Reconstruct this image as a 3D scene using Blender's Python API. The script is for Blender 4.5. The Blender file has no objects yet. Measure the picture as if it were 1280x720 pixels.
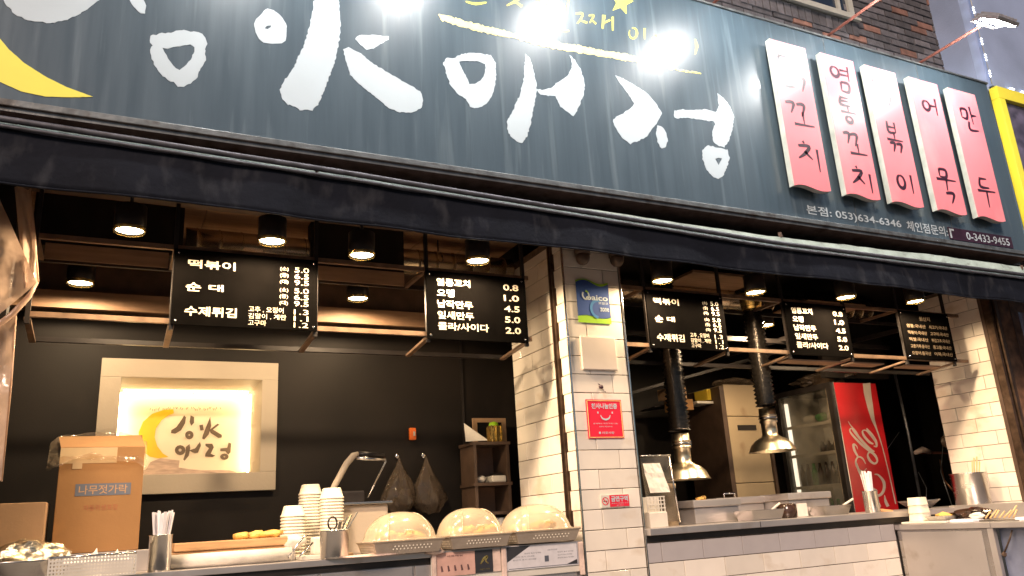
import bpy, bmesh, math, random
from mathutils import Vector, Matrix, noise
R = math.radians
random.seed(7)
S = bpy.context.scene
COL = S.collection

# ------------------------------------------------------------------ camera
FPX, YAW, PITCH, ROLL = 1000.0, R(26.9), R(16.25), R(-3.45)
CAM = Vector((0, -4, 1.3))
_f = Vector((math.sin(YAW)*math.cos(PITCH), math.cos(YAW)*math.cos(PITCH), math.sin(PITCH)))
_r = Vector((math.cos(YAW), -math.sin(YAW), 0)); _u = _r.cross(_f)
_r2 = math.cos(ROLL)*_r + math.sin(ROLL)*_u; _u2 = -math.sin(ROLL)*_r + math.cos(ROLL)*_u
cd = bpy.data.cameras.new('camera'); cam = bpy.data.objects.new('camera', cd); COL.objects.link(cam)
cam.matrix_world = Matrix(((_r2.x, _u2.x, -_f.x, CAM.x), (_r2.y, _u2.y, -_f.y, CAM.y), (_r2.z, _u2.z, -_f.z, CAM.z), (0, 0, 0, 1)))
cd.sensor_width = 36; cd.lens = 36*FPX/1280; cd.clip_end = 1000; cd.clip_start = .05
S.camera = cam

# ------------------------------------------------------------------ sky (dusk)
w = bpy.data.worlds.new('World'); S.world = w; w.use_nodes = True
nt = w.node_tree; nt.nodes.clear()
sky = nt.nodes.new('ShaderNodeTexSky'); sky.sky_type = 'NISHITA'; sky.sun_disc = False
sky.sun_elevation = R(35); sky.sun_rotation = R(218); sky.ozone_density = 2.0
bg = nt.nodes.new('ShaderNodeBackground'); bg.inputs[1].default_value = 0.032
wo = nt.nodes.new('ShaderNodeOutputWorld')
nt.links.new(sky.outputs[0], bg.inputs[0]); nt.links.new(bg.outputs[0], wo.inputs[0])
sl = bpy.data.lights.new('street_glow', 'SUN'); sl.energy = 2.1; sl.angle = R(14); sl.color = (1.0, .74, .57)  # added lamp, stands in for warm street light on lower wall and pillar
so_ = bpy.data.objects.new('street_glow', sl); COL.objects.link(so_)
so_.rotation_euler = Vector((math.sin(R(218))*math.cos(R(35)), math.cos(R(218))*math.cos(R(35)), math.sin(R(35)))).to_track_quat('Z', 'Y').to_euler()
S.view_settings.view_transform = 'Standard'; S.view_settings.look = 'None'
S.view_settings.exposure = 0.9; S.view_settings.gamma = 1
SPOT_W, FLOOD_E, NICHE_E = 32.0, 98.0, 20.0
WARM = (1.0, .73, .45)

# ------------------------------------------------------------------ helpers
def at(px, py, y):
    """point on the world plane y=const seen at a photograph pixel"""
    d = _r2*((px-640)/FPX) - _u2*((py-360)/FPX) + _f
    return CAM + d*((y-CAM.y)/d.y)

def mat(name, col, rough=.5, metal=0., var=.12, vscale=6., bump=0., bscale=60., col2=None, stretch=(1, 1, 1), coat=0., rnd=0., alpha=1., spec=.5, rvar=0., subs=0, dirt=None):
    m = bpy.data.materials.new(name); m.use_nodes = True
    n = m.node_tree.nodes; l = m.node_tree.links
    p = n['Principled BSDF']
    p.inputs['Roughness'].default_value = rough; p.inputs['Metallic'].default_value = metal
    p.inputs['Specular IOR Level'].default_value = spec
    if coat: p.inputs['Coat Weight'].default_value = coat; p.inputs['Coat Roughness'].default_value = .06
    g = n.new('ShaderNodeNewGeometry'); mp = n.new('ShaderNodeMapping'); mp.inputs['Scale'].default_value = stretch
    l.new(g.outputs['Position'], mp.inputs[0])
    nz = n.new('ShaderNodeTexNoise'); nz.inputs['Scale'].default_value = vscale; nz.inputs['Detail'].default_value = 6
    l.new(mp.outputs[0], nz.inputs['Vector'])
    rp = n.new('ShaderNodeMapRange'); rp.inputs[1].default_value = .3; rp.inputs[2].default_value = .7
    l.new(nz.outputs[0], rp.inputs[0])
    mx = n.new('ShaderNodeMix'); mx.data_type = 'RGBA'
    c1 = tuple(c*(1-var) for c in col); c2 = col2 or tuple(min(1, c*(1+var)) for c in col)
    mx.inputs[6].default_value = (*c1, 1); mx.inputs[7].default_value = (*c2, 1)
    l.new(rp.outputs[0], mx.inputs[0]); out = mx.outputs[2]
    if rnd:
        oi = n.new('ShaderNodeObjectInfo'); hs = n.new('ShaderNodeHueSaturation')
        r2 = n.new('ShaderNodeMapRange'); r2.inputs[3].default_value = 1-rnd; r2.inputs[4].default_value = 1+rnd*.6
        l.new(oi.outputs['Random'], r2.inputs[0]); l.new(r2.outputs[0], hs.inputs['Value']); l.new(out, hs.inputs['Color']); out = hs.outputs[0]
    if dirt:   # (colour, scale, threshold, stretch)
        dn = n.new('ShaderNodeTexNoise'); dn.inputs['Scale'].default_value = dirt[1]; dn.inputs['Detail'].default_value = 8
        dm = n.new('ShaderNodeMapping'); dm.inputs['Scale'].default_value = dirt[3]; l.new(g.outputs['Position'], dm.inputs[0]); l.new(dm.outputs[0], dn.inputs['Vector'])
        dr = n.new('ShaderNodeMapRange'); dr.inputs[1].default_value = dirt[2]; dr.inputs[2].default_value = dirt[2]+.15; dr.inputs[4].default_value = .7
        l.new(dn.outputs[0], dr.inputs[0]); dx = n.new('ShaderNodeMix'); dx.data_type = 'RGBA'
        dx.inputs[7].default_value = (*dirt[0], 1); l.new(dr.outputs[0], dx.inputs[0]); l.new(out, dx.inputs[6]); out = dx.outputs[2]
    l.new(out, p.inputs['Base Color'])
    if rvar:
        r3 = n.new('ShaderNodeMapRange'); r3.inputs[3].default_value = max(0, rough-rvar); r3.inputs[4].default_value = rough+rvar
        l.new(rp.outputs[0], r3.inputs[0]); l.new(r3.outputs[0], p.inputs['Roughness'])
    if bump:
        bn = n.new('ShaderNodeTexNoise'); bn.inputs['Scale'].default_value = bscale; bn.inputs['Detail'].default_value = 5
        l.new(mp.outputs[0], bn.inputs['Vector'])
        b = n.new('ShaderNodeBump'); b.inputs['Strength'].default_value = bump; b.inputs['Distance'].default_value = .01
        l.new(bn.outputs[0], b.inputs['Height']); l.new(b.outputs[0], p.inputs['Normal'])
    if alpha < 1: p.inputs['Alpha'].default_value = alpha
    return m

def emat(name, col, s):
    m = bpy.data.materials.new(name); m.use_nodes = True; n = m.node_tree.nodes; n.clear()
    e = n.new('ShaderNodeEmission'); e.inputs[0].default_value = (*col, 1); e.inputs[1].default_value = s
    o = n.new('ShaderNodeOutputMaterial'); m.node_tree.links.new(e.outputs[0], o.inputs[0]); return m

def film(name, col, trans=.5, rough=.15, translucent=.3, vscale=10., bump=.3, bscale=20.):
    """thin clear/milky plastic sheet: part clear, part diffuse and translucent, glossy on top"""
    m = bpy.data.materials.new(name); m.use_nodes = True; n = m.node_tree.nodes; l = m.node_tree.links; n.clear()
    t = n.new('ShaderNodeBsdfTransparent'); t.inputs[0].default_value = (*[min(1, .55+c*.45) for c in col], 1)
    d = n.new('ShaderNodeBsdfDiffuse'); d.inputs[0].default_value = (*col, 1)
    tl = n.new('ShaderNodeBsdfTranslucent'); tl.inputs[0].default_value = (*col, 1)
    gl = n.new('ShaderNodeBsdfGlossy'); gl.inputs['Roughness'].default_value = rough
    a = n.new('ShaderNodeMixShader'); a.inputs[0].default_value = translucent; l.new(d.outputs[0], a.inputs[1]); l.new(tl.outputs[0], a.inputs[2])
    b = n.new('ShaderNodeMixShader'); l.new(a.outputs[0], b.inputs[1]); l.new(t.outputs[0], b.inputs[2])
    nz = n.new('ShaderNodeTexNoise'); nz.inputs['Scale'].default_value = vscale; g = n.new('ShaderNodeNewGeometry'); l.new(g.outputs['Position'], nz.inputs['Vector'])
    mr = n.new('ShaderNodeMapRange'); mr.inputs[1].default_value = .3; mr.inputs[2].default_value = .7; mr.inputs[3].default_value = max(0, trans-.15); mr.inputs[4].default_value = min(1, trans+.15)
    l.new(nz.outputs[0], mr.inputs[0]); l.new(mr.outputs[0], b.inputs[0])
    fr = n.new('ShaderNodeFresnel'); ir = n.new('ShaderNodeMapRange'); ir.inputs[3].default_value = 1.45; ir.inputs[4].default_value = 1/1.45; l.new(g.outputs['Backfacing'], ir.inputs[0]); l.new(ir.outputs[0], fr.inputs[0])
    c = n.new('ShaderNodeMixShader'); l.new(fr.outputs[0], c.inputs[0]); l.new(b.outputs[0], c.inputs[1]); l.new(gl.outputs[0], c.inputs[2])
    if bump:
        bn = n.new('ShaderNodeTexNoise'); bn.inputs['Scale'].default_value = bscale; l.new(g.outputs['Position'], bn.inputs['Vector'])
        bp = n.new('ShaderNodeBump'); bp.inputs['Strength'].default_value = bump; bp.inputs['Distance'].default_value = .02; l.new(bn.outputs[0], bp.inputs['Height'])
        for q in (gl, d, fr): l.new(bp.outputs[0], q.inputs['Normal'])
    o = n.new('ShaderNodeOutputMaterial'); l.new(c.outputs[0], o.inputs[0]); return m

M = dict(
 sign=mat('sign_face', (.054, .081, .103), .36, 0, .10, 3., .04, 40, stretch=(9, 9, .6), coat=.5, rvar=.04, dirt=((.125, .165, .19), 2.4, .57, (7, 7, .35))),
 signtrim=mat('sign_trim', (.16, .17, .17), .4, .6, .3, 14, .2, 40, dirt=((.05, .035, .025), 9, .55, (1, 1, 1))),
 letter=mat('letter_white', (.45, .53, .58), .4, 0, .04, 4, coat=.4),
 yellow=mat('letter_yellow', (.80, .72, .10), .4, 0, .05, 4, coat=.3),
 paleyellow=mat('brush_yellow', (.85, .72, .28), .4, 0, .12, 30),
 pink=mat('plaque_pink', (.82, .23, .26), .3, 0, .05, 3, coat=.5, dirt=((.83, .33, .35), 3, .55, (1, 1, .5))),
 pinkedge=mat('plaque_edge', (.55, .60, .55), .5, 0, .15, 10),
 ink=mat('ink', (.035, .010, .022), .4, 0, .2, 20),
 navy=mat('awning_fabric', (.007, .0085, .014), .8, 0, .25, 5, .35, 30, spec=.12, dirt=((.034, .036, .043), 5, .54, (2.2, 1, .9))),
 rail=mat('awning_rail', (.10, .10, .115), .5, .5, .3, 20, .1, dirt=((.07, .06, .06), 16, .54, (1, 1, 3))),
 mint=mat('awning_flap', (.40, .50, .46), .7, 0, .2, 8, .3, 20, dirt=((.16, .18, .16), 12, .55, (1, 1, 2))),
 canopy=mat('awning_canopy', (.095, .045, .032), .8, 0, .4, 5, .2),
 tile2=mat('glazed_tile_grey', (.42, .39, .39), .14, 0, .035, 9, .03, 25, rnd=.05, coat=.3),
 tile=mat('glazed_tile', (.78, .71, .62), .14, 0, .035, 9, .03, 25, rnd=.12, coat=.3, dirt=((.58, .47, .35), 4.5, .57, (1, 1, 1.6))),
 grout=mat('grout', (.16, .12, .09), .9, 0, .3, 30),
 chrome=mat('chrome', (.62, .60, .58), .18, 1., .1, 30, .02),
 guide=mat('shutter_guide', (.13, .085, .06), .35, .8, .35, 20, .1),
 steel=mat('stainless', (.50, .48, .46), .24, 1., .06, 5, .015, 60, stretch=(1, 1, 3), rvar=.05),
 steelh=mat('stainless_brushed', (.50, .465, .45), .36, .7, .06, 4, .02, 50, stretch=(1, 1, 1), rvar=.06, dirt=((.30, .24, .20), 5, .6, (1, 1, 1))),
 black=mat('black_board', (.0032, .0028, .0026), .35, 0, .2, 8, spec=.0),
 blackwall=mat('black_wall', (.0125, .0095, .0078), .6, 0, .3, 2, .05, 90, spec=.22, dirt=((.026, .02, .016), 3, .56, (1, 1, .5))),
 blackmetal=mat('black_metal', (.025, .02, .018), .4, .3, .3, 12),
 brownrail=mat('brown_rail', (.22, .14, .09), .38, .4, .3, 14, .1),
 wood=mat('plywood', (.30, .18, .105), .6, 0, .25, 4, .15, 40, stretch=(1, 8, 8)),
 woodboard=mat('cutting_board', (.52, .30, .14), .5, 0, .25, 5, .15, 40, stretch=(1, 8, 10)),
 duct=mat('duct_metal', (.62, .52, .38), .26, .95, .15, 9, .05, 20),
 hose=mat('hose_foil', (.045, .038, .032), .25, .7, .4, 40, .3, 60),
 card=mat('cardboard', (.27, .135, .045), .75, 0, .08, 4, .06, 60, rnd=.05, dirt=((.34, .16, .05), 6, .63, (1, 1, 1))),
 card2=mat('cardboard_pale', (.38, .23, .125), .8, 0, .08, 5, .06),
 cream=mat('frame_cream', (.40, .335, .26), .6, 0, .05, 4, .08, 60),
 white=mat('white_plastic', (.62, .58, .51), .35, 0, .05, 9),
 foam=mat('cup_cream', (.74, .67, .54), .5, 0, .05, 9),
 paper=mat('paper_white', (.64, .60, .54), .8, 0, .08, 20, .2),
 bluegrey=mat('print_bluegrey', (.10, .11, .14), .6),
 brownprint=mat('print_brown', (.30, .09, .04), .7),
 foil=mat('foil', (.75, .66, .50), .25, 1., .3, 30, 1., 45),
 red=mat('red_panel', (.62, .016, .022), .3, 0, .10, 5, coat=.3),
 redplate=mat('red_plate', (.70, .02, .05), .3, 0, .05, 8),
 script=mat('script_white', (.66, .55, .45), .4),
 menu=mat('menu_letter', (.60, .53, .42), .5, 0, .05, 9),
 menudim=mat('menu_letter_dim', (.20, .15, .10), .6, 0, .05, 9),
 blue=mat('poster_blue', (.03, .075, .26), .35, 0, .1, 8), blue2=mat('poster_blue_light', (.05, .20, .45), .35), green=mat('poster_green', (.30, .55, .02), .35),
 blank=mat('notice_cream', (.74, .64, .55), .18, 0, .03, 9, coat=.6),
 orange=mat('orange_plastic', (.80, .16, .02), .35), gold=mat('gold', (.80, .55, .18), .2, .9, .3, 40, .3, 60),
 brick=mat('brick', (.098, .094, .106), .8, 0, .3, 12, .5, 40, rnd=.45), brickr=mat('brick_red', (.22, .115, .09), .8, 0, .3, 12, .5, 40, rnd=.3), mortar=mat('mortar', (.27, .28, .31), .9, 0, .2, 20, .4),
 winframe=mat('window_frame', (.42, .42, .38), .5, 0, .1, 9), glass=mat('window_glass', (.02, .03, .05), .08, 0, .1, 3),
 fascia=mat('fascia_panel', (.33, .41, .60), .5, .2, .15, 2, .2, 60), yframe=mat('frame_yellow', (.82, .74, .06), .4, 0, .04, 5),
 purple=mat('vinyl_board', (.10, .09, .14), .4, 0, .5, 7, dirt=((.015, .015, .02), 6, .5, (1, 1, 1))),
 rust=mat('rusty_arm', (.16, .055, .04), .6, .3, .3, 30, .3),
 lamp=mat('lamp_housing', (.45, .45, .47), .35, .6, .2, 20), stone=mat('mottled_board', (.16, .085, .045), .6, 0, .5, 14, .3, 40, dirt=((.05, .03, .02), 9, .52, (1, 1, 1))),
 brown=mat('dark_brown', (.075, .045, .030), .5, 0, .3, 9), beigebox=mat('beige_enamel', (.38, .29, .18), .45, 0, .08, 4, dirt=((.22, .12, .06), 5, .62, (1, 1, 1))),
 yellowbox=mat('yellow_card', (.85, .60, .05), .6), food=mat('fried_food', (.72, .42, .10), .6, 0, .4, 25, 1., 40), darkfood=mat('dark_food', (.05, .025, .02), .35, 0, .5, 30, 1., 50),
 asphalt=mat('asphalt', (.05, .05, .052), .85, 0, .25, 12, .6, 120), paving=mat('paving', (.22, .21, .20), .85, 0, .15, 6, .3, 60), floor=mat('kitchen_floor', (.08, .06, .05), .5, 0, .3, 5),
 led=emat('led_lens', (1.0, .985, .95), FLOOD_E), bulb=emat('warm_lens', (1.0, .78, .42), 30.), strip=emat('led_strip', (1.0, .72, .36), NICHE_E), dot=emat('string_led', (.85, .9, 1.), 6.),
 fridgelight=emat('fridge_lamp', (1.0, .88, .7), 1.5),
 tarp=film('clear_tarp', (.62, .45, .34), .20, .16, .45, 6., .6, 14.), bag=film('thin_bag', (.20, .15, .11), .42, .10, .4, 7., .9, 13.), wrap=film('wrap_film', (.70, .56, .40), .84, .10, .3, 14., .8, 30.),
 dome=film('dome_cover', (.96, .87, .70), .56, .19, .5, 5., 0), acrylic=film('acrylic', (.55, .50, .42), .80, .05, .2, 5., 0), vinyl=film('vinyl_curtain', (.42, .38, .52), .42, .10, .3, 4., .8, 8.), bluetarp=mat('blue_cover', (.16, .18, .26), .35, 0, .25, 5, .7, 6),
 pinkcal=mat('calendar_pink', (.55, .33, .27), .6, 0, .12, 18), darkcal=mat('calendar_black', (.03, .03, .035), .5), whitecal=mat('calendar_white', (.60, .58, .60), .6, 0, .06, 30), cloth=mat('cloth', (.66, .50, .42), .9, 0, .2, 14, .6, 30),
 artgrey=mat('art_cloud', (.50, .38, .33), .6, 0, .25, 14, stretch=(1, 1, 5)), artpanel=mat('art_panel', (.86, .76, .62), .5, 0, .03, 4), artdark=mat('art_letter', (.13, .09, .06), .6), artmoon=mat('art_moon', (.86, .52, .02), .5), copper=mat('copper_pipe', (.45, .20, .11), .35, .7), bottle=mat('dark_bottle', (.035, .018, .012), .15, 0, .5, 30), gbottle=mat('green_bottle', (.10, .30, .10), .12, 0, .4, 30), bone=mat('pale_sleeve', (.80, .76, .78), .6, 0, .06, 40), skewer=mat('bamboo', (.62, .38, .17), .6),
)

def wloc(o):
    v = Vector((0, 0, 0))
    while o: v += o.location; o = o.parent
    return v

def thing(name, label, cat, loc=(0, 0, 0), group=None):
    o = bpy.data.objects.new(name, None); COL.objects.link(o); o.location = loc; o.empty_display_size = .05
    o['label'] = label; o['category'] = cat
    if group: o['group'] = group
    return o
def tag(o, label, cat, group=None):
    o['label'] = label; o['category'] = cat
    if group: o['group'] = group
    return o

class MB:
    def __init__(s): s.v = []; s.f = []; s.sm = []
    def add(s, vs, fs, sm=False):
        b = len(s.v); s.v += [Vector(v) for v in vs]; s.f += [tuple(b+i for i in f) for f in fs]; s.sm += [sm]*len(fs); return s
    def box(s, x0, x1, y0, y1, z0, z1, c=0.):
        if x0 > x1: x0, x1 = x1, x0
        if y0 > y1: y0, y1 = y1, y0
        if z0 > z1: z0, z1 = z1, z0
        if c <= 0:
            return s.add([(x, y, z) for x in (x0, x1) for y in (y0, y1) for z in (z0, z1)], [(0, 1, 3, 2), (4, 6, 7, 5), (0, 4, 5, 1), (2, 3, 7, 6), (0, 2, 6, 4), (1, 5, 7, 3)])
        bm = bmesh.new(); bmesh.ops.create_cube(bm, size=1)
        for v in bm.verts: v.co = Vector(((x0+x1)/2+v.co.x*(x1-x0), (y0+y1)/2+v.co.y*(y1-y0), (z0+z1)/2+v.co.z*(z1-z0)))
        bmesh.ops.bevel(bm, geom=list(bm.edges), offset=min(c, (x1-x0)*.45, (y1-y0)*.45, (z1-z0)*.45), segments=2, affect='EDGES', profile=.6)
        return s.bm(bm)
    def bm(s, bm, sm=False):
        bm.verts.index_update(); s.add([v.co.copy() for v in bm.verts], [[v.index for v in f.verts] for f in bm.faces], sm); bm.free(); return s
    def obox(s, c, X, Y, Z, h):
        """oriented box: centre c, axes X,Y,Z (unit), half sizes h"""
        c = Vector(c); vs = [c+Vector(X)*h[0]*i+Vector(Y)*h[1]*j+Vector(Z)*h[2]*k for i in (-1, 1) for j in (-1, 1) for k in (-1, 1)]
        return s.add(vs, [(0, 1, 3, 2), (4, 6, 7, 5), (0, 4, 5, 1), (2, 3, 7, 6), (0, 2, 6, 4), (1, 5, 7, 3)])
    def bar(s, a, b, wd, ht):
        a = Vector(a); b = Vector(b); Y = (b-a); L = Y.length; Y /= L; X = Y.cross(Vector((0, 0, 1)))
        if X.length < .01: X = Vector((1, 0, 0))
        X.normalize(); Z = X.cross(Y); return s.obox((a+b)/2, X, Y, Z, (wd/2, L/2, ht/2))
    def tube(s, pts, r, n=8, caps=True):
        pts = [Vector(p) for p in pts]; rs = r if isinstance(r, (list, tuple)) else [r]*len(pts); b = len(s.v)
        pv = None
        for i, p in enumerate(pts):
            t = (pts[min(i+1, len(pts)-1)]-pts[max(i-1, 0)]).normalized()
            if pv is None: pv = t.orthogonal().normalized()
            pv = (pv-t*pv.dot(t)).normalized(); q = t.cross(pv)
            for k in range(n):
                a = 2*math.pi*k/n; s.v.append(p+(pv*math.cos(a)+q*math.sin(a))*rs[i])
        for i in range(len(pts)-1):
            for k in range(n):
                s.f.append((b+i*n+k, b+i*n+(k+1) % n, b+(i+1)*n+(k+1) % n, b+(i+1)*n+k)); s.sm.append(True)
        if caps:
            s.f.append(tuple(b+k for k in range(n))[::-1]); s.f.append(tuple(b+(len(pts)-1)*n+k for k in range(n))); s.sm += [False, False]
        return s
    def lathe(s, c, prof, n=24, sx=1., sy=1., close=False, e=1.):
        """prof [(r,z)] about vertical axis at c"""
        c = Vector(c); b = len(s.v)
        for r, z in prof:
            for k in range(n):
                a = 2*math.pi*k/n; s.v.append(c+Vector((r*sx*math.copysign(abs(math.cos(a))**e, math.cos(a)), r*sy*math.copysign(abs(math.sin(a))**e, math.sin(a)), z)))
        for i in range(len(prof)-1):
            for k in range(n):
                s.f.append((b+i*n+k, b+i*n+(k+1) % n, b+(i+1)*n+(k+1) % n, b+(i+1)*n+k)); s.sm.append(True)
        if close:
            s.f.append(tuple(b+k for k in range(n))[::-1]); s.f.append(tuple(b+(len(prof)-1)*n+k for k in range(n))); s.sm += [False, False]
        return s
    def prism(s, pts, off, holes=()):
        """flat outline (3D pts) with holes, pushed out by vector off (from pts-plane to pts+off)"""
        off = Vector(off); bm = bmesh.new(); es = []
        for loop in [pts]+list(holes):
            vs = [bm.verts.new(Vector(p)) for p in loop]
            es += [bm.edges.new((vs[i], vs[(i+1) % len(vs)])) for i in range(len(vs))]
        bmesh.ops.triangle_fill(bm, use_beauty=True, use_dissolve=False, edges=es)
        r = bmesh.ops.extrude_face_region(bm, geom=list(bm.faces))
        for e in r['geom']:
            if isinstance(e, bmesh.types.BMVert): e.co += off
        bmesh.ops.recalc_face_normals(bm, faces=list(bm.faces))
        return s.bm(bm)
    def ribbon(s, pts, widths, f, off):
        """brush stroke: 2D pts -> smooth ribbon, mapped by f(u,v)->3D, thickness off"""
        P = [Vector((p[0], p[1])) for p in pts]; n = len(P); out = []; W = []
        if not isinstance(widths, (list, tuple)): widths = [widths]*n
        for i in range(n-1):
            p0, p1, p2, p3 = P[max(i-1, 0)], P[i], P[i+1], P[min(i+2, n-1)]
            for k in range(5):
                t = k/5; out.append(.5*((2*p1)+(p2-p0)*t+(2*p0-5*p1+4*p2-p3)*t*t+(3*p1-p0-3*p2+p3)*t**3)); W.append(widths[i]*(1-t)+widths[i+1]*t)
        out.append(P[-1]); W.append(widths[-1]); L = []; Rr = []
        for i, p in enumerate(out):
            t = out[min(i+1, len(out)-1)]-out[max(i-1, 0)]
            t = t.normalized() if t.length > 1e-9 else Vector((1, 0)); nn = Vector((-t.y, t.x))*W[i]/2
            L.append(p+nn); Rr.append(p-nn)
        off = Vector(off); m = len(out); b = len(s.v)
        for q in L: s.v.append(Vector(f(q.x, q.y))+off)
        for q in Rr: s.v.append(Vector(f(q.x, q.y))+off)
        for i in range(m-1): s.f.append((b+i, b+i+1, b+m+i+1, b+m+i)); s.sm.append(False)
        return s
    def text(s, body, f, u0, u1, v0, v1, bold=0., off=(0, 0, 0)):
        """typeset string fitted to the box u0..u1, v0..v1 (v up), mapped by f to 3D"""
        vs, fs = glyphs(body, bold)
        xs = [p[0] for p in vs]; ys = [p[1] for p in vs]; a, b2, c, d = min(xs), max(xs), min(ys), max(ys)
        off = Vector(off)
        return s.add([Vector(f(u0+(p[0]-a)/(b2-a)*(u1-u0), v0+(p[1]-c)/(d-c)*(v1-v0)))+off for p in vs], fs)
    def build(s, name, m, parent=None, bev=0., kind=None):
        o3 = wloc(parent) if parent else Vector((0, 0, 0))
        me = bpy.data.meshes.new(name); me.from_pydata([tuple(v-o3) for v in s.v], [], s.f); me.materials.append(M[m] if isinstance(m, str) else m)
        me.polygons.foreach_set('use_smooth', s.sm); me.update()
        o = bpy.data.objects.new(name, me); COL.objects.link(o)
        if parent: o.parent = parent
        if bev:
            b = o.modifiers.new('bevel', 'BEVEL'); b.width = bev; b.segments = 2; b.limit_method = 'ANGLE'; b.angle_limit = R(40)
        if kind: o['kind'] = kind
        return o

_gl = {}
def glyphs(body, bold):
    k = (body, bold)
    if k not in _gl:
        c = bpy.data.curves.new('t', 'FONT'); c.body = body; c.resolution_u = 3; c.offset = bold; c.size = 1
        o = bpy.data.objects.new('t', c); me = o.to_mesh()
        _gl[k] = ([tuple(v.co[:2]) for v in me.vertices], [tuple(p.vertices) for p in me.polygons])
        o.to_mesh_clear(); bpy.data.objects.remove(o); bpy.data.curves.remove(c)
    return _gl[k]

def struct(o): o['kind'] = 'structure'; return o
def dup(root, d, label=None):
    c = root.copy(); COL.objects.link(c); c.location = Vector(root.location)+Vector(d)
    if label: c['label'] = label
    for ch in list(root.children):
        k = ch.copy(); COL.objects.link(k); k.parent = c
        for g in list(ch.children):
            q = g.copy(); COL.objects.link(q); q.parent = k
    return c
_tm = {}
def piece(name, parent, cx, cy, cz, sx, sy, sz, m, axis='y', c=.003):
    """glazed tile / brick: shared mesh, centre given in world coordinates; chamfered toward the viewer side"""
    k = (name, round(sx, 3), round(sy, 3), round(sz, 3), m, c)
    if k not in _tm:
        b = MB(); x, y, z = sx/2, sy/2, sz/2
        if axis == 'y':   # front face is -y
            vs = [(-x, y, -z), (x, y, -z), (x, y, z), (-x, y, z), (-x, -y+c, -z), (x, -y+c, -z), (x, -y+c, z), (-x, -y+c, z), (-x+c, -y, -z+c), (x-c, -y, -z+c), (x-c, -y, z-c), (-x+c, -y, z-c)]
        else:             # front face is -x ; run along y
            vs = [(x, y, -z), (x, -y, -z), (x, -y, z), (x, y, z), (-x+c, y, -z), (-x+c, -y, -z), (-x+c, -y, z), (-x+c, y, z), (-x, y-c, -z+c), (-x, -y+c, -z+c), (-x, -y+c, z-c), (-x, y-c, z-c)]
        fs = [(8, 9, 10, 11)]+[(4+i, 4+(i+1) % 4, 8+(i+1) % 4, 8+i) for i in range(4)]+[(i, (i+1) % 4, 4+(i+1) % 4, 4+i) for i in range(4)]+[(3, 2, 1, 0)]
        me = bpy.data.meshes.new(name); me.from_pydata(vs, [], fs); me.materials.append(M[m]); me.update(); _tm[k] = me
    o = bpy.data.objects.new(name, _tm[k]); COL.objects.link(o); o.parent = parent; o.location = Vector((cx, cy, cz))-wloc(parent)
    if name == 'tile': o.rotation_euler = [random.uniform(-.0035, .0035) for _ in range(3)]
    return o

def tile_rows(parent, a0, a1, z0, z1, plane, axis, seed=0, mt=None, zref=1.116, tw=.302, th=.1105, gap=.004, flip=0, phase=0., skip=None):
    """running-bond tiling between a0..a1 (x or y) on the given plane"""
    rr = random.Random(seed); j0 = math.floor((z0-zref)/th); j1 = math.ceil((z1-zref)/th)
    for j in range(j0, j1):
        zb = max(zref+j*th, z0); zt = min(zref+(j+1)*th, z1)
        if zt-zb < .02: continue
        sh = phase+(tw/2 if (j+flip) % 2 else 0); k = math.floor((a0-sh)/tw)
        while sh+k*tw < a1:
            s0 = max(sh+k*tw, a0); s1 = min(sh+(k+1)*tw, a1); k += 1
            if s1-s0 < .015: continue
            if skip and skip((s0+s1)/2, (zb+zt)/2): continue
            e = rr.uniform(-.0006, .0006)
            if axis == 'y': piece('tile', parent, (s0+s1)/2, plane+.005+e, (zb+zt)/2, s1-s0-gap, .01, zt-zb-gap, mt((zb+zt)/2) if mt else 'tile', 'y', .002)
            else: piece('tile', parent, plane+.005+e, (s0+s1)/2, (zb+zt)/2, .01, s1-s0-gap, zt-zb-gap, 'tile', 'x', .002)

FY = lambda y: (lambda u, v: (u, y, v))
# ================================================================== SETTING
struct(MB().box(-60, 60, -80, 60, -.2, 0).build('street_ground', 'asphalt'))
struct(MB().box(-20, 25, -1.6, 0, .004, .14, .01).build('pavement', 'paving'))
struct(MB().box(-.9, 8.5, .02, 3.0, .006, .16).build('kitchen_floor', 'floor'))
struct(MB().box(-2.6, -.02, 1.2, 1.70, .16, 3.3).box(.86, 2.9, 1.2, 1.70, .16, 3.3).box(-.02, .86, 1.2, 1.70, .16, 1.64).box(-.02, .86, 1.2, 1.70, 2.285, 3.3).box(-.02, .86, 1.68, 1.70, 1.64, 2.285).build('back_wall', 'blackwall'))
struct(MB().box(2.9, 9.0, 2.3, 2.4, .16, 3.3).build('rear_wall', 'blackwall'))
struct(MB().box(2.8, 2.9, .76, 2.3, .16, 3.3).build('partition_wall', 'blackwall'))
struct(MB().box(-2.6, -2.5, 0.02, 1.2, .16, 3.3).build('side_wall', 'blackwall'))
cl = struct(MB().box(-2.6, 9.0, 0.02, 2.4, 3.12, 3.2).build('ceiling', 'blackwall'))
for i in range(9):
    MB().box(-.6+i*.33, -.6+i*.33+.325, .25, 1.19, 3.098, 3.115).build('ceiling_panel', 'wood', cl)
# cover strip on the black wall
struct(MB().box(2.185, 2.2, 1.185, 1.2, .3, 2.9).build('wall_strip', 'blackmetal'))

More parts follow.
